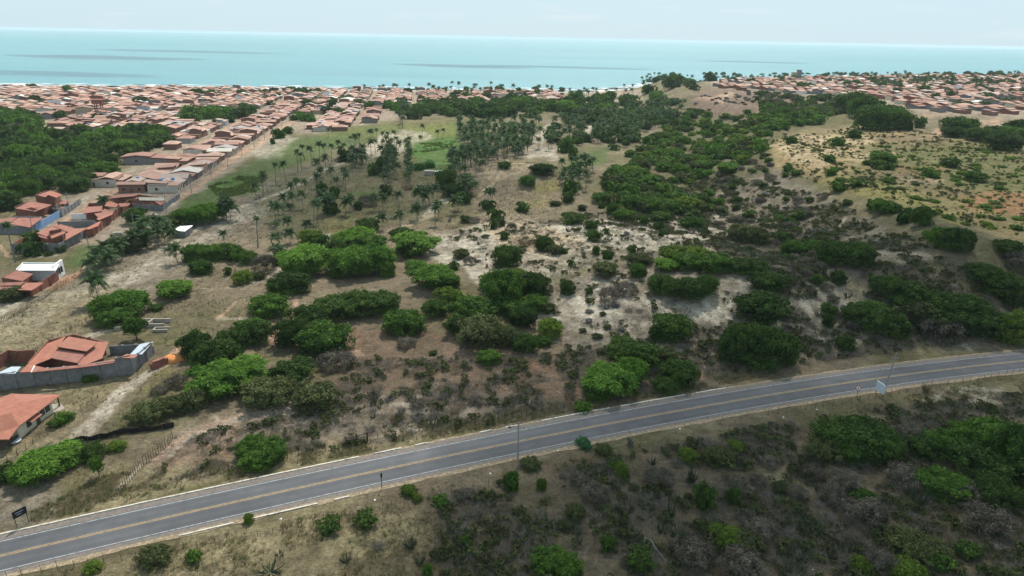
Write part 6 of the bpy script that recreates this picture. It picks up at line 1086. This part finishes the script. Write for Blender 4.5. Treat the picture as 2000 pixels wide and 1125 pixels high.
# ---------------------------------------------------------------- labels that single each thing out
LM = [('the wooden slat gate', 697, 860), ('the near concrete pole', 1011, 905), ('the white roadside board', 1716, 765), ('the black board', 43, 1015), ('the porch bungalow', 60, 830), ('the grey-walled house', 160, 720), ('the roofless foundations', 280, 635), ('the white-roofed building', 80, 530), ('the block compound', 110, 475), ('the blue wall', 95, 435), ('the tin-roofed shed', 355, 455), ('the walled lot', 200, 430), ('the rail corral', 550, 688), ('the stick fence by the dunes', 900, 443), ('the crop patch', 830, 325), ('the dark netting fence', 240, 855), ('the orange sand heap', 341, 700), ('the tower block', 1554, 150), ('the water tower', 196, 215), ('the pale sand clearing', 1060, 262), ('the bare brown hillside', 1440, 200), ('the pale dune clearing', 1450, 590), ('the dune crest', 1200, 450), ('the pale ridge clearing', 1740, 500), ('the plateau sand patch', 1590, 285), ('the red soil patch', 1940, 390), ('the roadside sand patch', 1900, 790), ('the dead branch', 1256, 1065), ('the round sign', 1673, 765), ('the street lamp pole', 1011, 880), ('the footpath mouth', 1372, 735), ('the straight palm file', 797, 310), ('the bare field clump', 692, 320), ('the long beach', 600, 176), ('the headland', 1320, 160), ('the brown-roofed hall', 1735, 155), ('the straight pale street', 821, 195), ('the red dirt street', 380, 290), ('the lower right corner', 1990, 1110), ('the bottom edge', 1000, 1120), ('the short marker post', 746, 945), ('the sandy bank fence', 1880, 664), ('the pinkish footpath', 575, 600)]
LM = [l for l in LM if l[0] not in ('the street lamp pole', 'the bottom edge', 'the lower right corner')]
ORD = ['nearest', 'second nearest', 'third nearest', 'fourth nearest', 'fifth nearest', 'sixth nearest', 'seventh nearest', 'eighth nearest', 'ninth nearest', 'tenth nearest']
def ordn(i): return ORD[i] if i < 10 else f'{i+1}{"th" if 10 < (i+1) % 100 < 14 else {1: "st", 2: "nd", 3: "rd"}.get((i+1) % 10, "th")} nearest'
B_ = {}
for o, look, cat, group, label in REG:
    o['category'] = cat
    if group: o['group'] = group
    if label: o['label'] = label; continue
    u, v = project(np.array(o.location)); k = min(LM, key=lambda l: (l[1]-u)**2+((l[2]-v)*1.8)**2); du, dv = u-k[1], (v-k[2])*1.8
    rel_ = ('right of' if du > 0 else 'left of') if abs(du) > abs(dv) else ('in front of' if dv > 0 else 'beyond'); B_.setdefault((look, rel_, k[0]), []).append((du*du+dv*dv, id(o), o))
for (look, rel_, k), L in B_.items():
    for i, (_, _, o) in enumerate(sorted(L, key=lambda q: (q[0], q[1]))): o['label'] = ' '.join(w for w in f'{look}, {ordn(i)} such {rel_} {k}'.split() if w != 'such' or len(f'{look}, {ordn(i)} such {rel_} {k}'.split()) < 16) if len(L) > 1 else f'{look} {rel_} {k}'
open('/tmp/info.txt','w').write(str((len(REG), len(bpy.data.objects), sum(len(m.loops)-2*len(m.polygons) for m in bpy.data.meshes)))) if False else None
print('things', len(REG), 'objects', len(bpy.data.objects), 'tris', sum(len(m.loops)-2*len(m.polygons) for m in bpy.data.meshes))
from collections import Counter; print(Counter(r_[2] for r_ in REG))
